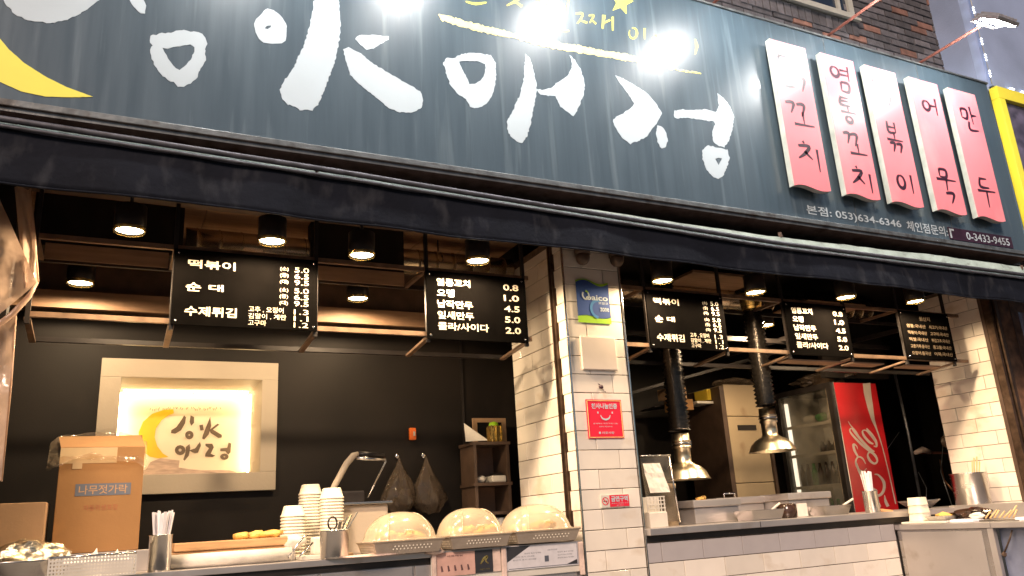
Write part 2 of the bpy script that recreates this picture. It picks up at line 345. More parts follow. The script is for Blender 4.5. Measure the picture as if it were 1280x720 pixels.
# ------------------------------------------------------------------ brick wall above the sign
bw = thing('brick_wall', 'dark brick upper wall of the building rising behind the long shop sign', 'wall', (3, .0, 3.2))
MB().box(-3, 7.05, .012, .3, 3.2, 6.6).build('mortar_bed', 'mortar', bw)
bl, bh = .215, .072
rb = random.Random(3); rest = MB(); nb = 0
for j in range(0, 36):
    z = 4.50+j*bh
    if z > 6.55: break
    for i in range(-6, 52):
        x = -3+i*bl+(bl/2 if j % 2 else 0)+1.3
        if x < -2.9 or x+bl > 7.05: continue
        if 4.2 < x+bl/2 < 5.50 and z+bh/2 > 5.235: continue
        e = rb.uniform(-.004, .003); p = CAM.xyz
        # seen?
        d = Vector((x+bl/2, 0, z+bh/2))-CAM; px = 640+FPX*d.dot(_r2)/d.dot(_f); py = 360-FPX*d.dot(_u2)/d.dot(_f)
        vis = px > 830 and py > -12 and py < 115 and z > 4.63+.0*(x)
        vis = vis and z+bh > 4.70+(.35/4.0)*0 
        if z < 4.62 and not vis: continue
        m = 'brickr' if rb.random() < .16 else 'brick'
        if vis and nb < 290: piece('brick', bw, x+bl/2, .004+e, z+bh/2, bl-.012, .02, bh-.012, m, 'y', .003); nb += 1
        elif vis or rb.random() < 2: rest.box(x+.006, x+bl-.006, -.006+e, .012, z+.006, z+bh-.006)
rest.build('brickwork', 'brick', bw, kind='stuff')
for i in range(17):   # soldier course under the window
    piece('brick', bw, 4.23+i*.078, -.002, 5.165+.02, .068, .03, .125, 'brick', 'y', .003)
wi = MB().box(4.2, 5.49, -.03, .01, 5.27, 5.33).box(4.2, 4.26, -.03, .01, 5.33, 6.3).box(5.43, 5.49, -.03, .01, 5.33, 6.3).box(4.2, 5.49, -.03, .01, 6.3, 6.36).box(5.30, 5.335, -.025, .01, 5.33, 6.3).box(4.2, 5.52, -.06, -.03, 5.25, 5.275).build('window', 'winframe', bw)
MB().box(4.26, 5.43, -.004, .006, 5.33, 6.3).build('pane', 'glass', wi)
tag(MB().tube([at(1160, -18, -.02), at(1172, 22, -.02), at(1184, 55, -.02)], .006).tube([at(1184, 55, -.02), at(1192, 96, -.02)], .014).build('cable_conduit', 'winframe'), 'thin white cable and conduit running down the dark brick wall', 'cable')

# ------------------------------------------------------------------ main sign
SY = -.35
sg = thing('shop_sign', 'long dark slate shop sign with huge white brush lettering and a yellow moon', 'sign', (2, -.35, 3.15))
MB().box(-2.6, 6.57, SY, -.03, 3.155, 4.69, .004).build('panel', 'sign', sg)
MB().box(-2.6, 6.575, SY-.012, -.02, 4.69, 4.705).build('top_trim', 'signtrim', sg)
MB().box(-2.6, 6.575, SY-.02, SY+.03, 3.118, 3.150, .004).box(-2.6, 6.575, SY-.006, -.05, 3.098, 3.118).build('bottom_trim', 'signtrim', sg)
for x in (4.62, 5.66):   # seams between the face sheets
    MB().box(x-.003, x+.003, SY-.0012, SY+.001, 3.16, 4.685).build('seam', 'signtrim', sg)
L1 = lambda x, y: at(x*.375, y*.375, SY)
L2 = lambda x, y: at(400+x*.375, y*.375, SY)
L3 = lambda x, y: at(800+x*.375, y*.375, SY)
L4 = lambda x, y: at(170+x*.15625, y*.15625, SY)
def rough(pts3, amp=.004, step=.012, seed=1):
    """torn brush edge: subdivide the outline and jitter it"""
    rr = random.Random(seed); out = []
    for i, p in enumerate(pts3):
        q = pts3[(i+1) % len(pts3)]; n = max(1, int((q-p).length/step))
        for k in range(n):
            c = p.lerp(q, k/n); out.append(c+Vector((rr.uniform(-amp, amp), 0, rr.uniform(-amp, amp))))
    return out
def brush(name, f, pts, m='letter', holes=(), amp=.004):
    b = MB(); b.prism(rough([f(*p) for p in pts], amp, seed=len(pts)), (0, -.002, 0), [rough([f(*p) for p in h], amp*.6, seed=5) for h in holes])
    return b.build(name, m, sg)
brush('letter_stroke', L1, [(10, 0), (20, 18), (50, 48), (90, 68), (130, 72), (165, 80), (205, 72), (250, 55), (290, 30), (330, 0), (350, -60), (300, -120), (170, -150), (40, -110), (0, -50)])
brush('letter_stroke', L1, [(432, 0), (445, 22), (468, 45), (483, 45), (487, 20), (480, 0), (465, -40), (440, -60), (425, -30)], amp=.002)
brush('letter_stroke', L4, [(107, 320), (120, 290), (180, 270), (250, 265), (300, 250), (390, 247), (470, 255), (525, 270), (550, 300), (565, 350), (555, 410), (560, 460), (540, 510), (515, 560), (490, 620), (440, 665), (380, 700), (330, 690), (310, 655), (280, 655), (240, 620), (200, 595), (150, 530), (120, 450), (110, 400), (128, 358)],
      holes=[[(210, 385), (250, 395), (300, 378), (370, 365), (435, 358), (465, 375), (465, 410), (450, 460), (420, 500), (385, 540), (345, 560), (320, 545), (280, 500), (255, 465), (230, 420)]])
brush('letter_stroke', L4, [(945, 190), (960, 155), (990, 130), (1020, 90), (1050, 70), (1100, 82), (1150, 120), (1185, 165), (1205, 210), (1205, 270), (1195, 325), (1165, 348), (1090, 352), (1020, 345), (985, 310), (955, 260)], holes=[[(1028, 228), (1045, 210), (1080, 205), (1078, 220), (1050, 235)]], amp=.0015)
brush('letter_stroke', L1, [(1048, 0), (1040, 40), (1028, 100), (1018, 140), (995, 190), (970, 240), (945, 270), (932, 300), (938, 325), (960, 350), (985, 355), (1000, 367), (1040, 367), (1060, 350), (1080, 300), (1100, 250), (1120, 190), (1132, 130), (1135, 60), (1128, 0), (1110, -60), (1060, -80)])
brush('letter_stroke', L2, [(117, 130), (130, 117), (180, 117), (230, 122), (228, 132), (200, 148), (180, 162), (155, 166), (135, 150)], amp=.002)
brush('letter_stroke', L2, [(77, 165), (95, 158), (130, 175), (180, 215), (240, 250), (300, 285), (335, 305), (343, 335), (340, 358), (310, 375), (265, 375), (230, 360), (180, 320), (130, 280), (100, 250), (88, 210)], amp=.003)
brush('letter_stroke', L2, [(410, 210), (420, 192), (450, 195), (470, 180), (520, 178), (570, 185), (585, 210), (587, 250), (580, 300), (560, 340), (540, 355), (520, 362), (500, 355), (485, 330), (460, 315), (435, 285), (422, 250)],
      holes=[[(463, 206), (490, 203), (530, 205), (552, 215), (550, 245), (535, 270), (515, 280), (497, 280), (485, 250), (470, 225)]])
brush('letter_stroke', L2, [(685, 180), (700, 195), (712, 240), (722, 280), (720, 320), (710, 370), (700, 420), (690, 455), (672, 478), (655, 472), (635, 455), (622, 430), (625, 400), (640, 375), (650, 350), (665, 320), (678, 270), (682, 220)])
brush('letter_stroke', L2, [(722, 298), (740, 300), (775, 292), (790, 275), (810, 265), (830, 245), (842, 215), (832, 183), (850, 200), (868, 230), (883, 280), (878, 320), (860, 360), (845, 388), (825, 375), (800, 355), (785, 320), (760, 320), (735, 315)])
brush('letter_stroke', L2, [(982, 252), (1010, 262), (1050, 285), (1090, 310), (1115, 340), (1138, 375), (1130, 400), (1110, 425), (1090, 455), (1060, 470), (1035, 480), (1010, 465), (990, 435), (975, 405), (985, 388), (1010, 378), (1035, 362), (1048, 345), (1030, 320), (1005, 285)])
brush('letter_stroke', L2, [(1125, 420), (1140, 422), (1155, 445), (1160, 470), (1152, 492), (1138, 495), (1125, 475), (1120, 440)])
brush('letter_stroke', L3, [(112, 372), (130, 365), (180, 368), (220, 365), (255, 375), (262, 350), (258, 312), (280, 330), (300, 355), (313, 385), (308, 430), (295, 470), (280, 490), (262, 488), (242, 470), (240, 440), (250, 415), (245, 405), (200, 400), (160, 392), (125, 395), (115, 390)])
brush('letter_stroke', L3, [(208, 500), (225, 485), (260, 492), (290, 500), (298, 525), (290, 555), (275, 590), (258, 597), (240, 588), (222, 565), (208, 530)], holes=[[(250, 530), (262, 527), (272, 528), (262, 552)]])
brush('moon', L1, [(0, 130), (30, 165), (80, 210), (150, 255), (220, 290), (310, 323), (240, 325), (150, 322), (70, 305), (0, 273), (-110, 225), (-190, 160), (-240, 60), (-250, -60), (-90, -60), (-75, 20), (-40, 80)], 'yellow', amp=.0006)
brush('brush_line', L2, [(392, 50), (430, 55), (500, 75), (560, 90), (620, 103), (680, 120), (760, 135), (850, 150), (950, 170), (1020, 180), (1080, 197), (1130, 212), (1180, 229), (1270, 245), (1180, 234), (1080, 213), (1000, 200), (940, 188), (850, 175), (760, 158), (650, 130), (560, 112), (480, 92), (410, 70)], 'paleyellow', amp=.007)
sc_ = (1005, 8); brush('star', L2, [(sc_[0]+math.sin(a)*r*.95+math.cos(a)*r*.0, sc_[1]-math.cos(a)*r) for i in range(10) for a, r in [(math.pi*i/5+.22, 42 if i % 2 == 0 else 18)]], 'yellow', amp=.0005)

# calligraphic letter strokes (unit box, v up)
def circ(cx, cy, rx, ry, n=10): return [(cx+rx*math.sin(2*math.pi*i/n), cy+ry*math.cos(2*math.pi*i/n)) for i in range(n+1)]
J = {'ㄱ': [[(.05, .85), (.55, .95), (.8, .8), (.45, .0)]], 'ㄴ': [[(.15, .95), (.1, .15), (.95, .2)]], 'ㄷ': [[(.1, .9), (.85, .95)], [(.15, .85), (.1, .15), (.95, .12)]],
     'ㄹ': [[(.1, .95), (.85, .95), (.8, .6), (.15, .5), (.15, .05), (.95, .1)]], 'ㅁ': [[(.15, .9), (.1, .1)], [(.15, .9), (.9, .85), (.8, .1), (.1, .1)]], 'ㅂ': [[(.15, 1), (.15, .05), (.85, .05)], [(.85, 1), (.85, .05)], [(.15, .5), (.85, .5)]],
     'ㅅ': [[(.5, 1), (.4, .5), (.0, .0)], [(.45, .6), (.95, .05)]], 'ㅇ': [circ(.5, .5, .42, .45)], 'ㅈ': [[(.1, .9), (.85, .95), (.5, .45), (.0, .0)], [(.5, .5), (.95, .05)]], 'ㅊ': [[(.45, 1.2), (.55, 1.05)], [(.1, .85), (.85, .9), (.5, .4), (.0, .0)], [(.5, .5), (.95, .05)]],
     'ㅌ': [[(.1, .95), (.85, .97)], [(.15, .55), (.8, .58)], [(.15, .9), (.1, .1), (.95, .1)]], 'ㅏ': [[(.35, 1.), (.4, .0)], [(.4, .5), (.95, .55)]], 'ㅑ': [[(.35, 1.), (.4, .0)], [(.4, .65), (.95, .68)], [(.4, .35), (.95, .38)]], 'ㅓ': [[(.75, 1.), (.7, .0)], [(.1, .5), (.7, .52)]],
     'ㅕ': [[(.75, 1.), (.7, .0)], [(.1, .65), (.7, .68)], [(.1, .35), (.7, .37)]], 'ㅗ': [[(.5, 1), (.5, .2)], [(.0, .1), (1., .15)]], 'ㅜ': [[(.0, .85), (1., .9)], [(.5, .85), (.45, .0)]], 'ㅣ': [[(.5, 1), (.45, .0)]], 'ㅐ': [[(.2, .9), (.2, .1)], [(.2, .5), (.7, .5)], [(.75, 1), (.7, .0)]], 'ㅡ': [[(.0, .5), (1., .6)]]}
def jamo(b, f, ch, x0, y0, x1, y1, wd, off):
    for st in J[ch]:
        n = len(st); ws = [wd*(.55+.75*math.sin(math.pi*(i+.6)/(n+.6))) for i in range(n)]; ws[-1] = wd*.45
        b.ribbon([(x0+p[0]*(x1-x0), y0+p[1]*(y1-y0)) for p in st], ws, f, off)
# small yellow handwriting above the brush line
K5 = lambda x, y: at(530+x*.2734, -y*.2734, SY)   # v up = -y in the picture
O = (0, -.002, 0)
def yw(*a): MB().ribbon(*a).build('handwriting', 'yellow', sg)
yw([(190, -8), (235, -18), (285, -12)], [4, 12, 6], K5, O)
yw([(440, 12), (420, -5), (378, -26)], [12, 12, 6], K5, O); yw([(415, -8), (448, -30)], [8, 12], K5, O)
yw([(490, 10), (530, -5), (495, -28)], [6, 10, 4], K5, O)
yw([(560, 6), (572, -75)], [10, 7], K5, O); yw([(612, 0), (600, -65)], [8, 9], K5, O); yw([(572, -45), (605, -30)], [6, 7], K5, O); yw([(612, -38), (650, -30)], [6, 7], K5, O); yw([(660, 0), (650, -78)], [9, 8], K5, O)
yw([(628, -105), (630, -140), (662, -142)], [7, 12, 7], K5, O)
yw([(692, -62), (722, -62), (720, -80), (700, -108)], [6, 10, 8, 6], K5, O); yw([(712, -92), (745, -105)], [6, 10], K5, O); yw([(752, -72), (775, -72), (757, -105)], [5, 9, 5], K5, O); yw([(765, -90), (786, -110)], [5, 8], K5, O)
yw([(822, -70), (815, -132)], [16, 6], K5, O); yw([(822, -105), (850, -92)], [7, 8], K5, O); yw([(862, -78), (862, -140)], [9, 6], K5, O)
for cx, cy, rx, ry in ((955, -152, 18, 24), (1055, -178, 11, 17)): yw([(cx+rx*math.sin(a), cy+ry*math.cos(a)) for a in [i*.7-.3 for i in range(9)]], [4, 7, 9, 10, 10, 9, 7, 5, 3], K5, O)
yw([(1008, -130), (1008, -180)], [10, 5], K5, O); yw([(1108, -155), (1112, -205)], [8, 5], K5, O); yw([(1112, -170), (1130, -172)], [5, 6], K5, O); yw([(1178, -190), (1198, -192), (1185, -225)], [5, 8, 5], K5, O); yw([(1238, -180), (1246, -212), (1238, -250)], [6, 14, 4], K5, O)
for i in range(9): yw([(1180+i*10, -322-i*1.5), (1185+i*10, -330-i*1.2)], [4, 3], K5, O)
tl = MB(); tl.text('본점: 053)634-6346', FY(SY), 4.135, 5.075, 3.182, 3.262, .012, (0, -.003, 0)); tl.build('phone_lettering', 'letter', sg); MB().text('체인점문의:', FY(SY), 5.135, 5.59, 3.182, 3.262, .012, (0, -.003, 0)).build('phone_lettering', 'letter', sg)
pp = MB().box(5.60, 6.37, SY-.005, SY, 3.165, 3.262).build('patch', 'ink', sg)
tl = MB(); tl.text('0-3433-9455', FY(SY-.005), 5.80, 6.33, 3.180, 3.243, .012, (0, -.002, 0)); tl.box(5.61, 5.625, SY-.008, SY-.004, 3.175, 3.25).box(5.63, 5.66, SY-.008, SY-.004, 3.235, 3.25); tl.build('phone_lettering', 'letter', pp)

# ------------------------------------------------------------------ pink menu plaques on the sign
plq = [(3.975, 'leftmost pink menu plaque on the sign, its upper half washed out by glare', [('ㄷ', .12, .80, .45, .90), ('ㅏ', .5, .79, .85, .92), ('ㄹ', .2, .68, .5, .77), ('ㄱ', .55, .67, .85, .77), ('ㄱ', .12, .50, .42, .58), ('ㄱ', .42, .49, .7, .58), ('ㅗ', .3, .42, .85, .52), ('ㅊ', .25, .20, .65, .30), ('ㅣ', .68, .13, .9, .28)]),
       (4.465, 'pink menu plaque with four dense syllables, second from the left on the sign', [('ㅇ', .2, .84, .48, .92), ('ㅕ', .45, .83, .85, .94), ('ㅁ', .42, .74, .72, .82), ('ㅌ', .3, .64, .65, .70), ('ㅗ', .3, .59, .75, .64), ('ㅇ', .4, .52, .62, .57), ('ㄱ', .22, .37, .45, .45), ('ㄱ', .42, .36, .68, .45), ('ㅗ', .35, .30, .85, .38), ('ㅊ', .25, .10, .62, .20), ('ㅣ', .68, .05, .9, .18)]),
       (4.925, 'middle pink menu plaque on the sign with three stacked syllables', [('ㄷ', .12, .82, .32, .90), ('ㄷ', .34, .82, .55, .90), ('ㅓ', .55, .80, .85, .92), ('ㄱ', .4, .72, .7, .79), ('ㅂ', .3, .52, .62, .60), ('ㅗ', .25, .46, .75, .53), ('ㄱ', .3, .38, .5, .45), ('ㄱ', .5, .38, .72, .45), ('ㅇ', .28, .12, .55, .22), ('ㅣ', .65, .10, .85, .23)]),
       (5.415, 'fourth pink menu plaque on the sign with two syllables set far apart', [('ㅇ', .28, .76, .55, .84), ('ㅓ', .5, .74, .85, .87), ('ㅁ', .3, .26, .6, .33), ('ㅜ', .2, .17, .85, .26), ('ㄱ', .4, .08, .75, .16)]),
       (5.885, 'rightmost pink menu plaque on the sign beside the yellow frame', [('ㅁ', .25, .77, .52, .86), ('ㅏ', .52, .74, .85, .88), ('ㄴ', .45, .68, .82, .76), ('ㄷ', .32, .24, .68, .32), ('ㅜ', .22, .10, .85, .24)])]
for x0, lab, js in plq:
    t = thing('menu_plaque', lab, 'sign', (x0+.17, -.40, 3.33), 'pink menu plaques on the sign')
    x1 = x0+.345; z0, z1 = 3.335, 4.48; yf, yb = -.425, -.385
    out = [(x0, yf, z0+.015), (x0, yf, z1), (x1, yf, z1), (x1, yf, z0+.02)]+[(x1-(x1-x0)*k/10, yf, z0+.018+.012*math.sin(k/10*2*math.pi+math.pi)) for k in range(1, 10)]
    MB().prism(out, (0, yb-yf, 0)).build('board', 'pinkedge', t)
    cap = [(a[0]+(.001 if i else 0), yf, a[2]) for i, a in enumerate(out)]
    MB().prism([(min(max(a[0], x0+.004), x1-.004), yf, min(max(a[2], z0+.006), z1-.004)) for a in out], (0, -.003, 0)).build('face_sheet', 'pink', t)
    MB().box(x0+.08, x0+.11, yb, SY, z0+.2, z0+.23).box(x1-.11, x1-.08, yb, SY, z1-.23, z1-.2).build('standoff', 'chrome', t)
    b = MB(); F = lambda u, v, x0=x0: (x0+.345*u, yf-.003, z0+(z1-z0)*v)
    Fw = lambda u, v, x0=x0: (x0+u, yf-.003, z0+v)
    for ch, a, c, d, e in js:
        b = MB(); jamo(b, Fw, ch, a*.345, c*1.145, d*.345, e*1.145, .023, (0, -.0015, 0)); b.build('lettering', 'ink', t)

# ------------------------------------------------------------------ floodlights on arms
def flood(x, lab):
    t = thing('floodlight', lab, 'floodlight', (x, -.2, 4.7), 'floodlights on arms over the sign')
    tip = Vector((x-.015, -.86, 4.735))
    MB().tube([(x, -.02, 4.55), (x, -.02, 4.72), (x, -.10, 4.735), tip], .011, 8).build('arm', 'rust', t)
    # housing tilted back to the sign
    Xa = Vector((1, 0, 0)); n = Vector((0, .62, -.785)).normalized(); Ya = Xa.cross(n)
    c = Vector((x, -.98, 4.70))
    h = MB().obox(c-n*.018, Xa, Ya, n, (.125, .095, .016)); 
    for k in range(6): h.obox(c-n*.042+Xa*(-.1+.04*k), Xa, Ya, n, (.004, .08, .012))
    h.build('housing', 'lamp', t, .004)
    MB().bar(tip, c-n*.03+Xa*.0, .03, .01).bar(c-Xa*.135-n*.02, c-Xa*.135-n*.02+Vector((0, .10, .03)), .006, .02).bar(c+Xa*.135-n*.02, c+Xa*.135-n*.02+Vector((0, .10, .03)), .006, .02).bar(c-Xa*.135+Vector((0, .10, .045)), c+Xa*.135+Vector((0, .10, .045)), .02, .006).build('bracket', 'lamp', t)
    MB().obox(c+n*.002, Xa, Ya, n, (.112, .082, .003)).build('lens', 'led', t)
for x, lab in ((.45, 'floodlight beyond the top edge of the photo above the round brush stroke'), (1.48, 'floodlight above the sign mirrored left of the small yellow writing'), (2.53, 'floodlight above the sign mirrored in the middle of the yellow brush line'), (3.6, 'floodlight above the sign mirrored at the right end of the yellow brush line'),
               (4.71, 'bright floodlight on a rusty arm at the top edge in front of the bricks'), (5.76, 'bright floodlight on a rusty arm farthest right over the sign')):
    flood(x, lab)

# ------------------------------------------------------------------ neighbour shop at the right
nf = thing('neighbour_fascia', 'violet grey metal fascia of the neighbouring shop edged with string lights', 'fascia', (7.5, -.2, 4.7))
MB().box(6.745, 12, -.30, 0.0, 4.745, 8.0).build('panel', 'fascia', nf)
MB().box(6.60, 6.742, -.27, 0.0, 4.70, 8.0).build('edge_panel', 'fascia', nf)
for i in range(9):
    z = 4.85+i*.163
    d = MB()
    for k in (-1, 0, 1): d.lathe((6.725, -.315, z+k*.026), [(0, -.009), (.009, 0), (0, .009)], 6)
    d.build('string_light', 'dot', nf)
for i in range(6):
    d = MB()
    for k in (-1, 0, 1): d.lathe((7.0+i*.17+k*.026, -.315, 4.755), [(0, -.009), (.009, 0), (0, .009)], 6)
    d.build('string_light', 'dot', nf)
MB().tube([(6.725, -.31, 4.75), (6.725, -.31, 6.3)], .004, 6).build('string_wire', 'winframe', nf)
yf = thing('yellow_frame_sign', 'yellow framed sign board of the next shop at the right edge', 'sign', (7.4, -.35, 3.2))
MB().box(6.67, 9.2, -.37, -.30, 4.575, 4.69, .004).box(6.67, 6.755, -.37, -.30, 3.1, 4.573, .004).build('frame', 'yframe', yf)
MB().box(6.757, 9.2, -.33, -.25, 3.1, 4.573).build('board', 'purple', yf)

# ------------------------------------------------------------------ awning
aw = thing('awning', 'dark navy fabric awning with a long hanging valance under the sign', 'awning', (2.5, -.5, 2.65))
def vtop(x): return 2.912-.035*min(1, max(0, (x+.5)/1.6))-.068*min(1, max(0, (x-1)/2.5))
def vbot(x): return 2.662-.012*min(1, max(0, (x+.5)/2))-.045*min(1, max(0, (x-1)/5))+.003*math.sin(x*7)
n = 170; vs = []; fs = []
for i in range(n+1):
    x = -2.2+i*(9.6/n)
    for j in range(9):
        t = j/8; z = vtop(x)*(1-t)+vbot(x)*t
        y = -.60-.012*t*math.sin(x*3.1+1)-.006*t*math.sin(x*11+2)-.014*t+.006*noise.noise(Vector((x*4, z*6, 0)))
        vs.append((x, y, z))
for i in range(n):
    for j in range(8): a = i*9+j; fs.append((a, a+9, a+10, a+1))
va = MB().add(vs, fs, True).build('valance', 'navy', aw); so = va.modifiers.new('thick', 'SOLIDIFY'); so.thickness = .004
hem = MB(); hem.tube([(-2.2+i*.12, -.618-.012*math.sin((-2.2+i*.12)*3.1+1)-.006*math.sin((-2.2+i*.12)*11+2), vbot(-2.2+i*.12)+.004) for i in range(81)], .0045, 6); hem.build('hem', 'navy', va)
xs = [-2.2+i*.24 for i in range(41)]
MB().tube([(x, -.615, vtop(x)+.022) for x in xs], .014, 8).build('front_rail', 'rail', aw)
MB().tube([(x, -.620, vtop(x)-.010) for x in xs], .008, 8).build('front_rail', 'rail', aw)
vs = []; fs = []; rr = random.Random(4)
for i in range(161):
    x = -2.2+i*.06; hgt = .012+.055*min(1, max(0, (x-1.2)/4))+.008*noise.noise(Vector((x*2.3, 0, 0)))+.004*noise.noise(Vector((x*9, 3, 0)))
    vs += [(x, -.592, vtop(x)+.012), (x, -.585+.006*noise.noise(Vector((x*6, 1, 1))), vtop(x)+.03+max(.002, hgt))]
for i in range(160): fs.append((2*i, 2*i+2, 2*i+3, 2*i+1))
MB().add(vs, fs, True).build('flap', 'mint', aw)
vs = []; fs = []
for i in range(81):
    x = -2.2+i*.12; s_ = .008*noise.noise(Vector((x*3, 7, 0))); vs += [(x, -.575, vtop(x)+.01), (x, -.32, 3.00+s_), (x, -.06, 3.10)]
for i in range(80): fs += [(3*i, 3*i+3, 3*i+4, 3*i+1), (3*i+1, 3*i+4, 3*i+5, 3*i+2)]
MB().add(vs, fs, True).build('canopy', 'canopy', aw)
MB().tube([(-2.3, -.12, 3.06), (7.3, -.12, 3.06)], .035, 12).build('roller', 'blackmetal', aw)
for x in (-1.9, .75, 3.6, 6.0): MB().bar((x, -.13, 3.02), (x+.25, -.38, 2.93), .02, .03).bar((x+.25, -.38, 2.93), (x, -.59, 2.90), .02, .03).build('folding_arm', 'brown', aw)
# header beam of the shopfront
struct(MB().box(-2.6, 9, .02, .16, 2.95, 3.4).build('header_beam', 'brown'))

# ------------------------------------------------------------------ tiled pillar
PX0, PX1 = 2.381, 2.792
pl = thing('tiled_pillar', 'white glazed tile pillar between the two serving bays', 'pillar', (2.59, .3, .14))
MB().box(PX0+.011, PX1-.0, .011, .12, .14, 3.0).box(PX0+.011, PX1, .12, .16, .14, 3.0).box(PX0+.011, PX1, .16, .76, .14, 3.0).build('core', 'grout', pl)
tile_rows(pl, PX0+.008, PX1-.008, .7, 2.95, .001, 'y', 1, phase=2.365)
tile_rows(pl, .008, .115, .7, 2.95, PX0, 'x', 2, phase=-.05)
tile_rows(pl, .165, .75, .7, 2.95, PX0, 'x', 3, phase=.02, flip=1)
MB().box(PX0-.005, PX0+.006, -.005, .006, .14, 2.98, .003).box(PX1-.006, PX1+.004, -.005, .02, .14, 2.98, .003).build('corner_trim', 'chrome', pl)
MB().box(PX0-.012, PX0+.01, .118, .132, .14, 2.98).box(PX0-.002, PX0+.01, .132, .148, .14, 2.98).box(PX0-.012, PX0+.01, .148, .162, .14, 2.98).build('shutter_guide', 'guide', pl)
# ------------------------------------------------------------------ low tiled wall under the right counter
lw = thing('tiled_counter_wall', 'low white tiled wall under the right hand serving counter', 'wall', (3.8, .1, .14))
MB().box(PX1+.004, 4.86, .011, .2, .14, 1.14).build('core', 'grout', lw)
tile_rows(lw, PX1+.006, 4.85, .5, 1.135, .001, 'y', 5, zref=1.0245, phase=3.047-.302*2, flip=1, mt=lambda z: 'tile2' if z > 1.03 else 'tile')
# ------------------------------------------------------------------ right jamb wall
RX = 6.357
rw = thing('tiled_side_wall', 'white tiled jamb wall closing the right serving bay', 'wall', (RX+.1, .3, .14))
MB().box(RX+.011, RX+.2, .01, .575, .14, 3.0).build('core', 'grout', rw)
struct(MB().box(8.4, 8.5, .6, 2.3, .14, 3.1).box(RX+.2, 8.5, .5, .6, .14, 3.1).build('far_side_wall', 'blackwall'))
tile_rows(rw, .03, .575, 1.1, 2.97, RX, 'x', 6, phase=.12, flip=1)
MB().box(RX-.004, RX+.2, .0, .03, .14, 3.0).build('end_plate', 'brown', rw)
sh = thing('shutter_track', 'dark brown upright shutter track at the end of the tiled jamb', 'track', (RX+.12, -.05, .14))
MB().box(RX+.0, RX+.03, -.06, -.002, .14, 2.95).box(RX+.05, RX+.075, -.075, -.002, .14, 2.95).box(RX+.03, RX+.05, -.02, -.002, .14, 2.95).build('channel', 'guide', sh)
MB().box(RX+.078, RX+.115, -.06, -.002, .14, 2.95, .004).build('cover_strip', 'brown', sh)
mb_ = thing('mottled_panel', 'mottled brown board standing beside the shutter track', 'panel', (6.7, -.05, .14))
MB().box(RX+.118, 6.90, -.06, .1, .14, 2.95, .005).build('board', 'stone', mb_); MB().box(6.62, 6.628, -.064, -.06, .14, 2.95).build('joint', 'brown', mb_)
# vinyl curtain hanging at far right
vs = []; fs = []
for i in range(25):
    for j in range(21):
        x = 6.50+i*.04; z = 1.0+j*.085; vs.append((x-.0-(j-20)*.002, -.18+.03*math.sin(x*19+z*.7)+.02*noise.noise(Vector((x*5, z*2, 0))), z))
for i in range(24):
    for j in range(20): a = i*21+j; fs.append((a, a+21, a+22, a+1))
tag(MB().add(vs, fs, True).build('vinyl_curtain', 'vinyl'), 'clear vinyl curtain with violet sheen hanging at the right edge', 'curtain')

# ------------------------------------------------------------------ pillar stickers
def pf(x, z): return (x, -.009, z)
t = thing('blue_sticker', 'blue and green wavy sticker high on the tiled pillar', 'sticker', (2.58, -.005, 2.42))
x0, x1, z0, z1 = 2.462, 2.695, 2.425, 2.70
def wav(z, a): return [(x0+(x1-x0)*k/12, -.003, z+a*math.sin(k/12*2*math.pi)) for k in range(13)]
top = wav(z1-.01, .014); mid = wav(z1-.022, .018); low = wav(z0+.04, .008)
MB().prism([(x0, -.003, z0)]+top+[(x1, -.003, z0)], (0, -.002, 0)).build('backing', 'green', t)
MB().prism(low+mid[::-1], (0, -.0035, 0)).build('blue_field', 'blue', t)
b = MB(); b.text('oaico', pf, 2.525, 2.682, 2.568, 2.602, .02); b.ribbon([(2.525+.022*math.sin(a), 2.598+.026*math.cos(a)) for a in [(.9+i*.5) for i in range(10)]], .010, pf, (0, 0, 0))
b.text('코알코', pf, 2.61, 2.682, 2.545, 2.560, .01); b.text('zone', pf, 2.62, 2.685, 2.500, 2.525, .02); b.build('lettering', 'letter', t)
b = MB(); b.ribbon([(2.612+.055*math.sin(a), 2.515+.055*math.cos(a)) for a in [(3.3+i*.45) for i in range(8)]], .018, pf, (0, .001, 0)); b.build('ring_mark', 'blue2', t)
b = MB(); b.ribbon([(2.525+.022*math.sin(a), 2.598+.026*math.cos(a)) for a in [(.0+i*.3) for i in range(4)]], .010, pf, (0, 0, 0)); b.build('green_mark', 'green', t)
t = thing('blank_notice_plate', 'blank glossy cream plate on the tiled pillar below the blue sticker', 'plate', (2.58, -.005, 2.13))
MB().box(2.458, 2.705, -.016, -.0005, 2.135, 2.338, .006).build('plate', 'blank', t)
t = thing('red_smile_plate', 'red plate with a white smiling face on the tiled pillar', 'plaque', (2.59, -.005, 1.73))
MB().box(2.463, 2.708, -.008, -.0005, 1.733, 1.96, .002).build('plate', 'redplate', t)
b = MB(); q = lambda x, z: (x, -.0095, z)
b.text('천사나눔인증', q, 2.497, 2.675, 1.905, 1.937, .03); b.ribbon([(2.555, 1.868), (2.565, 1.85), (2.588, 1.842), (2.612, 1.85), (2.622, 1.868)], [.004, .009, .010, .009, .004], q, (0, 0, 0))
for cx in (2.538, 2.638): b.ribbon([(cx, 1.888), (cx, 1.877)], .009, q, (0, 0, 0))
for z, a_, c_ in ((1.815, 2.50, 2.67), (1.797, 2.54, 2.63)): b.text('함께하는 착한가게 나눔', q, a_, c_, z, z+.008, 0)
b.text('이웃사랑', q, 2.555, 2.64, 1.758, 1.772, .01); b.add([(2.54+.008*math.cos(i), -.0095, 1.765+.008*math.sin(i)) for i in (0, 1.2, 2.4, 3.6, 4.9)], [(0, 1, 2, 3, 4)]); b.build('lettering', 'letter', t)
b = MB()
for xx in (2.468, 2.700): b.box(xx, xx+.003, -.0092, -.008, 1.74, 1.953)
